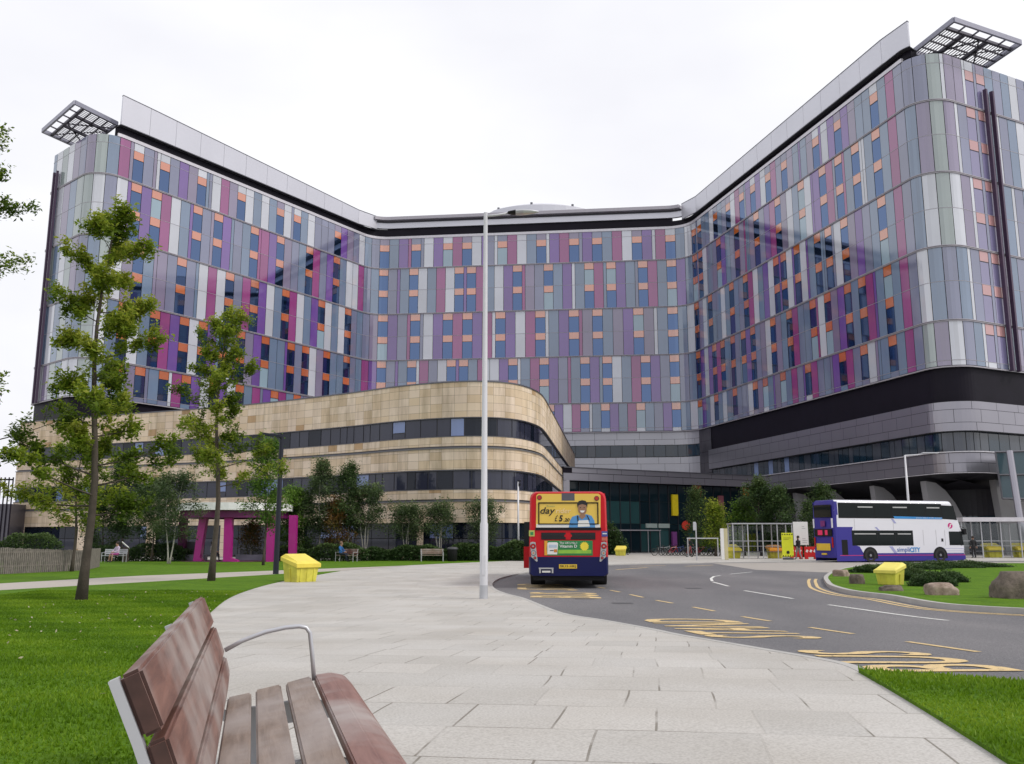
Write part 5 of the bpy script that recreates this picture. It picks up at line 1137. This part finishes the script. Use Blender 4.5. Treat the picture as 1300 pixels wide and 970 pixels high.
# ------------------------------------------------------------------ bicycles
def torus(mb,c,R_,r_,n=20,m=5):
    V=[];Fs=[]
    for i in range(n):
        a=2*pi*i/n
        for k in range(m): b=2*pi*k/m; q=R_+cos(b)*r_; V.append((c[0]+cos(a)*q,c[1]+sin(b)*r_,c[2]+sin(a)*q))
    for i in range(n):
        for k in range(m): Fs.append((i*m+k,i*m+(k+1)%m,((i+1)%n)*m+(k+1)%m,((i+1)%n)*m+k))
    mb.add(V,Fs)
def bicycle(label,x,y,rz,m,lab2='bicycles at the stands'):
    t=thing('bicycle',label,'bicycle',(x,y,0),rz,lab2)
    for s_ in (-.52,.52):
        mb=MB(); torus(mb,(s_,0,.34),.32,.035)
        for k in range(6): a=pi*k/6; mb.tube([(s_+cos(a)*.31,0,.34+sin(a)*.31),(s_-cos(a)*.31,0,.34-sin(a)*.31)],.004,0,3)
        mb.build('wheel',RUB,t)
    mb=MB()
    for a_,b_ in (((-.52,0,.34),(-.1,0,.3)),((-.1,0,.3),(-.22,0,.8)),((-.22,0,.74),(.36,0,.82)),((-.1,0,.3),(.38,0,.72)),((-.52,0,.34),(-.2,0,.7)),((.34,0,.95),(.52,0,.34))): mb.tube([a_,b_],.032,0,6)
    mb.build('frame',m,t); mb=MB(); mb.box((-.23,0,.88),(.26,.13,.06),0,None,.02); mb.tube([(-.22,0,.78),(-.23,0,.87)],.015,0,6); mb.build('saddle',BLKP,t)
    mb=MB(); mb.tube([(.28,-.25,1.0),(.36,-.2,1.03),(.34,0,1.0),(.36,.2,1.03),(.28,.25,1.0)],.014,0,6); mb.tube([(.34,0,.92),(.34,0,1.0)],.018,0,6); mb.build('handlebar',BLKP,t); return t
bc=[mat('bike_frame_%d'%i,c,.35) for i,c in enumerate([(.03,.03,.035),(.25,.25,.27),(.3,.02,.04),(.03,.06,.2)])]
txt=['first bicycle from the left in the dark row at the entrance','second bicycle of the row at the entrance','third bicycle of the row, with a red frame','fourth bicycle of the row, dark framed','fifth bicycle of the row, blue framed','sixth bicycle of the row, near the middle','seventh bicycle of the row beside the cyclist','bicycle of the row just behind the cyclist','ninth bicycle of the row right of the sign post','last bicycle of the row nearest the shelter']
for i in range(10): y=96+.3*(i%2); bicycle(txt[i],ux(837+i*8.6,y),y,.25+.1*(i%3),bc[i%4])
for i in range(5):
    y=96.6; x=ux(841+i*17,y); mb=MB(); mb.tube([(x-.4,y,0),(x-.4,y,.75),(x+.4,y,.75),(x+.4,y,0)],.03,0,6); o=mb.build('cycle_stand',GALV); tag(o,'grey hoop cycle stand number %s in the row at the entrance'%('one','two','three','four','five')[i] if False else ['steel hoop cycle stand at the left end of the bicycles','second steel hoop from the left among the bicycles','middle steel hoop among the bicycles','fourth steel hoop among the bicycles','steel hoop cycle stand at the right end of the bicycles'][i],'cycle stand','hoop stands at the bicycles')
mb=MB(); y=88; z=zat(683.5,y); mb.tube([(ux(872,y),y,z),(ux(912,y),y,z)],.05,0,6)
for u in (873,911): mb.tube([(ux(u,y),y,0),(ux(u,y),y,z)],.05,0,6)
tag(mb.build('guard_rail',GALV),'pale horizontal guard rail between the sign post and the shelter','railing')
# ------------------------------------------------------------------ people
def person(label,loc,rz,J,col,hair=(.03,.02,.015),hh=.0):
    """J: dict of joints (local metres). body is one skin surface, coloured by bone"""
    t=thing('person',label,'person',loc,rz)
    order=['pelvis','chest','neck','head','crown','nose']; B=[('pelvis','chest','top'),('chest','neck','top'),('neck','head','skin'),('head','crown','skin'),('head','nose','skin')]
    R={'pelvis':.135,'chest':.15,'neck':.055,'head':.09,'crown':.085,'nose':.018}
    for s_ in 'LR':
        for a_,b_,c_ in (('pelvis','hip'+s_,'leg'),('hip'+s_,'knee'+s_,'leg'),('knee'+s_,'ankle'+s_,'shin'),('ankle'+s_,'toe'+s_,'shoe'),('chest','sho'+s_,'top'),('sho'+s_,'elb'+s_,'top'),('elb'+s_,'wri'+s_,'arm'),('wri'+s_,'hand'+s_,'skin')): B.append((a_,b_,c_))
        R.update({'hip'+s_:.095,'knee'+s_:.062,'ankle'+s_:.042,'toe'+s_:.035,'sho'+s_:.065,'elb'+s_:.045,'wri'+s_:.03,'hand'+s_:.03})
        w=Vector(J['wri'+s_]);h=Vector(J['hand'+s_]); d=(h-w).normalized(); e=d.cross(Vector((0,1,0)) if abs(d.y)<.8 else Vector((1,0,0))).normalized()
        for k in range(4): nm='f%d%s'%(k,s_); J[nm]=tuple(h+d*(.07+.012*(k in (1,2)))+e*(k-1.5)*.02); R[nm]=.009; B.append(('hand'+s_,nm,'skin'))
        nm='th'+s_; J[nm]=tuple((w+h)/2+d*.03+e*.055); R[nm]=.01; B.append(('wri'+s_,nm,'skin'))
    names=['pelvis']+[k for k in J if k!='pelvis']; idx={k:i for i,k in enumerate(names)}
    me=bpy.data.meshes.new('body'); me.from_pydata([J[k] for k in names],[(idx[a],idx[b]) for a,b,_ in B],[]); o=bpy.data.objects.new('body',me); COL.objects.link(o)
    sk_=o.modifiers.new('s','SKIN'); sk_.use_smooth_shade=True
    for i,k in enumerate(names): me.skin_vertices[0].data[i].radius=(R[k],R[k]*(.75 if k in('chest','pelvis') else 1))
    me.skin_vertices[0].data[0].use_root=True
    sb=o.modifiers.new('u','SUBSURF'); sb.levels=1; sb.render_levels=1; bpy.context.view_layer.update()
    m2=bpy.data.meshes.new_from_object(o.evaluated_get(bpy.context.evaluated_depsgraph_get())); o.modifiers.clear(); o.data=m2; o.parent=t
    keys=['skin','top','arm','leg','shin','shoe']; m2.materials.clear()
    for k in keys: m2.materials.append(mat('cloth_%s_%s'%(k,'_'.join('%d'%(c*100) for c in col[k])),col[k],.8,bump=.2))
    for p in m2.polygons:
        c=p.center; best=9
        for a_,b_,k in B:
            A=Vector(J[a_]);D=Vector(J[b_])-A; q=max(0,min(1,(c-A).dot(D)/max(1e-6,D.dot(D)))); e=(A+D*q-c).length-(R[a_]*(1-q)+R[b_]*q)
            if e<best: best=e; p.material_index=keys.index(k)
    mb=MB(); hd=Vector(J['head']);cr_=Vector(J['crown']); dd=(hd-Vector(J['nose'])); dd.z=0; dd.normalize(); c=(hd+cr_)/2+dd*.03+Vector((0,0,.045)); n=12
    V=[];Fs=[]
    for i in range(7):
        a=pi/2-i*pi/9
        for k in range(n): b=2*pi*k/n; V.append((c.x+cos(a)*cos(b)*.112,c.y+cos(a)*sin(b)*.118,c.z+sin(a)*.12))
    for i in range(6):
        for k in range(n): Fs.append((i*n+k,i*n+(k+1)%n,(i+1)*n+(k+1)%n,(i+1)*n+k))
    mb.add(V,Fs); mb.build('hair',mat('hair_%d'%int(hair[0]*1000),hair,.7),t,smooth=True); return t
def standing(step=.0):
    return dict(pelvis=(0,0,.95),chest=(0,0,1.3),neck=(0,0,1.49),head=(0,.01,1.58),crown=(0,0,1.7),nose=(0,.11,1.6),hipL=(-.09,0,.9),hipR=(.09,0,.9),kneeL=(-.1,.04+step*.4,.5),kneeR=(.1,.04-step*.25,.5),ankleL=(-.1,step,.07),ankleR=(.1,-step,.1),toeL=(-.1,step+.16,.03),toeR=(.1,-step+.14,.04),
     shoL=(-.18,0,1.41),shoR=(.18,0,1.41),elbL=(-.25,-step*.4,1.14),elbR=(.25,step*.4-.02,1.14),wriL=(-.24,-step*.2+.1,.92),wriR=(.24,step*.6+.06,.92),handL=(-.24,-step*.2+.13,.85),handR=(.24,step*.6+.1,.85))
def sitting():
    return dict(pelvis=(0,0,.55),chest=(0,-.03,.9),neck=(0,0,1.08),head=(0,.05,1.17),crown=(0,.04,1.29),nose=(0,.16,1.18),hipL=(-.1,.04,.53),hipR=(.1,.04,.53),kneeL=(-.12,.46,.54),kneeR=(.12,.46,.54),ankleL=(-.12,.5,.09),ankleR=(.12,.52,.09),toeL=(-.12,.66,.04),toeR=(.12,.68,.04),
     shoL=(-.18,-.02,1.0),shoR=(.18,-.02,1.0),elbL=(-.24,.12,.76),elbR=(.24,.12,.76),wriL=(-.12,.34,.68),wriR=(.12,.34,.68),handL=(-.07,.41,.66),handR=(.07,.41,.66))
SKc=(.35,.2,.14)
def cc(top,leg,arm=None,shin=None,shoe=(.02,.02,.02)): return dict(skin=SKc,top=top,arm=arm or top,leg=leg,shin=shin or leg,shoe=shoe)
y=76.5; person('person in black jacket and grey trousers walking past the red barriers',(ux(1013,y),y,0),.5,standing(.22),cc((.01,.01,.012),(.25,.25,.27)))
y=69.0; person('person in a blue jacket sitting on a bench with legs stretched out',(ux(433,y),y,0),-1.9,sitting(),cc((.02,.12,.35),(.015,.02,.04)),hair=(.2,.12,.08))
y=70.6; person('person in a white shirt and dark trousers sitting inside the magenta pavilion',(ux(273,y),y-.6,0),-1.4,sitting(),cc((.7,.7,.7),(.012,.012,.02)))
y=67.2; person('person in a patterned purple skirt sitting on the pale bench under the trees',(ux(150,y),y,0),2.6,sitting(),cc((.55,.45,.6),(.3,.05,.2),shin=(.35,.2,.14)))
y=83; person('person in black standing in front of the right hand shelter',(ux(1235,y),y,0),.2,standing(.03),cc((.01,.01,.012),(.012,.012,.015))); person('second person in dark clothes standing close beside the first at the shelter',(ux(1239.5,y),y+.6,0),2.8,standing(.02),cc((.015,.015,.02),(.01,.01,.01)))
y=88.5; ride=dict(sitting()); 
for k in list(ride): ride[k]=(ride[k][0],ride[k][1],ride[k][2]+.38)
ride.update(ankleL=(-.1,.3,.22),toeL=(-.1,.44,.2),ankleR=(.1,.42,.42),toeR=(.1,.56,.4),kneeL=(-.1,.36,.68),kneeR=(.1,.44,.88),wriL=(-.2,.5,1.08),wriR=(.2,.5,1.08),handL=(-.2,.57,1.04),handR=(.2,.57,1.04),elbL=(-.26,.28,1.16),elbR=(.26,.28,1.16),pelvis=(0,-.02,.98),hipL=(-.1,.0,.94),hipR=(.1,.0,.94),chest=(0,.12,1.28),neck=(0,.2,1.42),head=(0,.25,1.5),crown=(0,.24,1.62),nose=(0,.36,1.51),shoL=(-.18,.14,1.36),shoR=(.18,.14,1.36))
person('cyclist in dark clothes riding towards the camera in front of the bicycle stands',(ux(874,y),y+.1,0),pi+.25,ride,cc((.015,.015,.02),(.02,.02,.025),shin=(.35,.2,.14)))
bicycle('red bicycle with a rider on it in front of the bicycle stands',ux(874,y),y-.15,-pi/2+.25,bc[2],'bicycles at the stands')
# ------------------------------------------------------------------ rocks
def m_rock(name,c1,c2):
    m=mat(name,c1,.85,var=0); N,L,b=nodes(m); tc=N.new('ShaderNodeTexCoord'); n=N.new('ShaderNodeTexNoise'); n.inputs['Scale'].default_value=3.5; n.inputs['Detail'].default_value=9; n.inputs['Roughness'].default_value=.7; L.new(tc.outputs['Object'],n.inputs['Vector']); r=N.new('ShaderNodeValToRGB'); e=r.color_ramp.elements; e[0].position=.35; e[0].color=(*c1,1); e[1].position=.65; e[1].color=(*c2,1); L.new(n.outputs['Fac'],r.inputs[0]); L.new(r.outputs[0],b.inputs['Base Color']); bp=N.new('ShaderNodeBump'); bp.inputs['Strength'].default_value=.8; bp.inputs['Distance'].default_value=.06; L.new(n.outputs['Fac'],bp.inputs['Height']); L.new(bp.outputs[0],b.inputs['Normal']); return m
RK1=m_rock('brown_rock',(.07,.055,.045),(.2,.16,.13)); RK2=m_rock('pale_rock',(.2,.14,.11),(.42,.33,.27))
from mathutils import noise as mnoise
def rock(label,u,v,w,h,d,m,seed,rz=0.):
    x,y=gp(u,v,.06); bm=bmesh.new(); bmesh.ops.create_icosphere(bm,subdivisions=4,radius=1)
    for v_ in bm.verts:
        p=v_.co.copy(); f=1+.28*mnoise.noise(p*1.1+Vector((seed,0,0)))+.1*mnoise.noise(p*3+Vector((0,seed,0)))+.04*mnoise.noise(p*8)
        q=p*f; q=Vector((max(-.82,min(.85,q.x)),max(-.8,min(.8,q.y)),max(-.3,min(.78,q.z)))) ; v_.co=Vector((q.x*w*.55/1.65,q.y*d*.6/1.6,(q.z+.3)*h*.68/1.08))
    me=bpy.data.meshes.new('boulder'); bm.to_mesh(me); bm.free(); me.materials.append(m); me.polygons.foreach_set('use_smooth',[True]*len(me.polygons)); o=bpy.data.objects.new('boulder',me); COL.objects.link(o); o.location=(x,y,.03); o.rotation_euler=(0,0,rz); tag(o,label,'boulder','boulders on the grass island')
rock('pale pinkish boulder on the island in front of the dark shrubs',1195,755,1.35,.5,.9,RK2,3.1)
rock('largest boulder, grey brown and blocky, cut by the right edge of the photo',1291,759,1.9,1.0,1.4,RK1,7.7)
rock('flat dark rock lying in front of the yellow bin on the island',1131,750,1.1,.27,.6,RK1,1.3)
rock('dark pointed rock left of the yellow bin',1088,741,.85,.5,.7,RK1,5.2,.4); rock('rough brown rock at the tip of the island',1068,731.5,1.0,.42,.9,RK2,9.4,.8)
# ------------------------------------------------------------------ planting on the island
for (u,v,rx,ry,h,lb_) in ((1185,744,1.0,.8,.7,'dark rounded shrub right behind the pale boulder'),(1160,737,.9,.7,.75,'dark shrub touching the right side of the yellow bin'),(1205,739,.9,.7,.6,'low dark shrub at the right end of the near clump')):
    x,y=gp(u,v,.06); bush(lb_,x,y,rx*.72,ry*.7,h*.62,LF_DARK,9000,.038,.06,group='shrubs on the grass island')
for (u,v,rx,ry,h,lb_) in ((1150,723,2.0,.8,.5,'low shrub row behind the yellow bin and under the bus'),(1190,721,2.2,.8,.55,'middle of the low shrubs along the side of the bus'),(1232,720,2.0,.8,.5,'low shrubs at the front end of the double decker'),(1105,727,.9,.6,.5,'small dark shrub left of the yellow bin')):
    x,y=gp(u,v,.06); bush(lb_,x,y,rx,ry*.8,h*.62,LF_DARK,8000,.055,.06,group='shrubs on the grass island')
# hedge row in front of the stone building
for i,(u0,u1,y,h,lb_) in enumerate(((-40,75,70,1.6,'tall dark hedge behind the timber fence at the far left'),(118,240,71,1.0,'dark hedge left of the magenta pavilion'),(345,470,71.5,1.0,'low hedge behind the person in blue'),(470,548,72,.9,'low hedge under the pale stemmed tree left of the bench'),(548,612,72,1.0,'low hedge behind the black litter bin'),(622,672,72.5,1.15,'round topped hedge between the tall lamp post and the red bus'))):
    bush(lb_,(ux(u0,y)+ux(u1,y))/2,y,(ux(u1,y)-ux(u0,y))/2,.7,h,LF_DARK,9000,.11,0,name='hedge',cat='hedge',group='hedges below the stone wall',box=True)
for (u,y,rx,h,lb_) in ((775,100,1.6,3.2,'dark shrub beside the red bus at the entrance'),(1012,88,1.2,2.2,'green shrub behind the white sign board')): bush(lb_,ux(u,y),y,rx,1.0,h,LF_DARK,5000,.14,0)
# ------------------------------------------------------------------ trees
def T(u,v,top,*a,**k):
    x,y=gp(u,v); return x,y,zat(top,y)-g(y)
oakp=lambda q:(.95-.72*q)*(1 if q>.08 else .8)
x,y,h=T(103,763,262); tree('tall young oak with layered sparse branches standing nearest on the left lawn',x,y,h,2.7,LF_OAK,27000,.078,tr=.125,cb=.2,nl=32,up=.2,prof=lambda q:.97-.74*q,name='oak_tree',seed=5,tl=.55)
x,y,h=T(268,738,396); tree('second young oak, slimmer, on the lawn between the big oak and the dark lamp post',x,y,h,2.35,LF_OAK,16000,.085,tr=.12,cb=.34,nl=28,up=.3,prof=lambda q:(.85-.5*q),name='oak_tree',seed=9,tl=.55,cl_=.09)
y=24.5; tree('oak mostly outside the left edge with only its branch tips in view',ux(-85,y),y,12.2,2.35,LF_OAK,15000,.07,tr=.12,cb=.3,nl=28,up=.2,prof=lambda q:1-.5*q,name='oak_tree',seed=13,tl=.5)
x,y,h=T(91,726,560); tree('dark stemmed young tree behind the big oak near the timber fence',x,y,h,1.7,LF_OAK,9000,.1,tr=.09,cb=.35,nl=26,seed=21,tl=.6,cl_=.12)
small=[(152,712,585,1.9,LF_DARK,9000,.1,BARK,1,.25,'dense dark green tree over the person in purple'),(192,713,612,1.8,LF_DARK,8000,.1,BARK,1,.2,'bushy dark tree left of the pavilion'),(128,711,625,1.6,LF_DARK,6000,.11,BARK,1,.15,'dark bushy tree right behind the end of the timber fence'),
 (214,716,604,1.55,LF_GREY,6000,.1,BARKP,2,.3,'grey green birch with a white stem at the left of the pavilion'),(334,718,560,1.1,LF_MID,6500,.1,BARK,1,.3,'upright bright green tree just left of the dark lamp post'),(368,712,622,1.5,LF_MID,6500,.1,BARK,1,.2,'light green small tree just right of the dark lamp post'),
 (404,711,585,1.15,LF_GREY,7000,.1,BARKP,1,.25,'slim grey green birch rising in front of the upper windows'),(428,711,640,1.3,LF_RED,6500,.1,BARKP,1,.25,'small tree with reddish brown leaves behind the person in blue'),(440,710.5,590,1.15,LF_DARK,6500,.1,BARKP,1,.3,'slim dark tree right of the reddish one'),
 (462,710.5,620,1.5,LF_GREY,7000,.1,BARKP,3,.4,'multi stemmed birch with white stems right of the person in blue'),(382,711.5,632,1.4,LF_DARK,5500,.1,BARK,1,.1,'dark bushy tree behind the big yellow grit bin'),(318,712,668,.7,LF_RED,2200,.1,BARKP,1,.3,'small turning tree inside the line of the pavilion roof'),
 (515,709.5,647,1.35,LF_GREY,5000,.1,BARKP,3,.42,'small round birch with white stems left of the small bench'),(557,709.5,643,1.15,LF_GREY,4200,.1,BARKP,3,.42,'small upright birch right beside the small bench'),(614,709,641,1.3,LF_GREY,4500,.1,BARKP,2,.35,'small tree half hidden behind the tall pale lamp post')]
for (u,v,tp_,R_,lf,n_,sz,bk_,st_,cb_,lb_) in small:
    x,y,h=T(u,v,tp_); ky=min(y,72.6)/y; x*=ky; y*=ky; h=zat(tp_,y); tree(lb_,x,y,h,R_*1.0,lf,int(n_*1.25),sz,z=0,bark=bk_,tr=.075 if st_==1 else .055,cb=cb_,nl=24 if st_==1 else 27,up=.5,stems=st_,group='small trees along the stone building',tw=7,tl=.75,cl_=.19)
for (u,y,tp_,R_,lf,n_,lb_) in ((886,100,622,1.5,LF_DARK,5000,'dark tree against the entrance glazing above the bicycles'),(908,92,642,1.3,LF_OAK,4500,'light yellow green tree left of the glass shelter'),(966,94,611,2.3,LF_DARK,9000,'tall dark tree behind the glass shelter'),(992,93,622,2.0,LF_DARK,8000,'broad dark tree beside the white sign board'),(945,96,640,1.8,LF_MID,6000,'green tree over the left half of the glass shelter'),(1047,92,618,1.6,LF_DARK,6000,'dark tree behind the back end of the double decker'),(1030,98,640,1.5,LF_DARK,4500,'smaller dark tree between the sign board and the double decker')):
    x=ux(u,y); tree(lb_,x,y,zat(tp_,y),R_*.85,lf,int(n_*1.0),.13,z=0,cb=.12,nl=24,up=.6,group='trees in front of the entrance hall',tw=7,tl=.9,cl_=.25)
# distant tree line beyond everything, left
# ------------------------------------------------------------------ camera, sky, sun
cam=bpy.data.cameras.new('Camera'); co=bpy.data.objects.new('Camera',cam); COL.objects.link(co); S.camera=co
co.location=(0,0,HC); co.rotation_euler=(pi/2+PT,0,0); cam.sensor_width=36; cam.lens=36*F/1300; cam.shift_y=-(485-CY)/1300; cam.clip_end=6000; cam.clip_start=.05
W=bpy.data.worlds.new('World'); S.world=W; W.use_nodes=True; N=W.node_tree.nodes; L=W.node_tree.links; bg=N['Background']
SUN_EL,SUN_AZ=radians(44),radians(108)   # azimuth measured from +y towards +x
sk=N.new('ShaderNodeTexSky'); sk.sky_type='NISHITA'; sk.sun_disc=False; sk.sun_elevation=SUN_EL; sk.sun_rotation=SUN_AZ; sk.dust_density=4
tc=N.new('ShaderNodeTexCoord'); mp=N.new('ShaderNodeMapping'); mp.inputs['Scale'].default_value=(1,1,2.2); nz=N.new('ShaderNodeTexNoise'); nz.inputs['Scale'].default_value=1.6; nz.inputs['Detail'].default_value=5; L.new(tc.outputs['Generated'],mp.inputs[0]); L.new(mp.outputs[0],nz.inputs['Vector'])
r=N.new('ShaderNodeValToRGB'); e=r.color_ramp.elements; e[0].position=.35; e[0].color=(9.0,9.0,9.7,1); e[1].position=.62; e[1].color=(10.9,10.9,11.2,1); L.new(nz.outputs['Fac'],r.inputs[0])
mx=N.new('ShaderNodeMix'); mx.data_type='RGBA'; mx.inputs[0].default_value=.93; L.new(sk.outputs[0],mx.inputs[6]); L.new(r.outputs[0],mx.inputs[7]); L.new(mx.outputs[2],bg.inputs['Color']); bg.inputs['Strength'].default_value=.1
sl=bpy.data.lights.new('Sun','SUN'); sl.energy=1.6; sl.angle=radians(10); sl.color=(1,.95,.88); so=bpy.data.objects.new('Sun',sl); COL.objects.link(so)
d=Vector((sin(SUN_AZ)*cos(SUN_EL),cos(SUN_AZ)*cos(SUN_EL),sin(SUN_EL))); so.rotation_euler=d.to_track_quat('Z','Y').to_euler(); so.location=(20,5,40)
S.view_settings.view_transform='Standard'; S.view_settings.look='None'; S.view_settings.exposure=0; S.view_settings.gamma=1; S.view_settings.use_curve_mapping=False
S.cycles.max_bounces=6; S.cycles.transparent_max_bounces=12; S.cycles.use_denoising=True
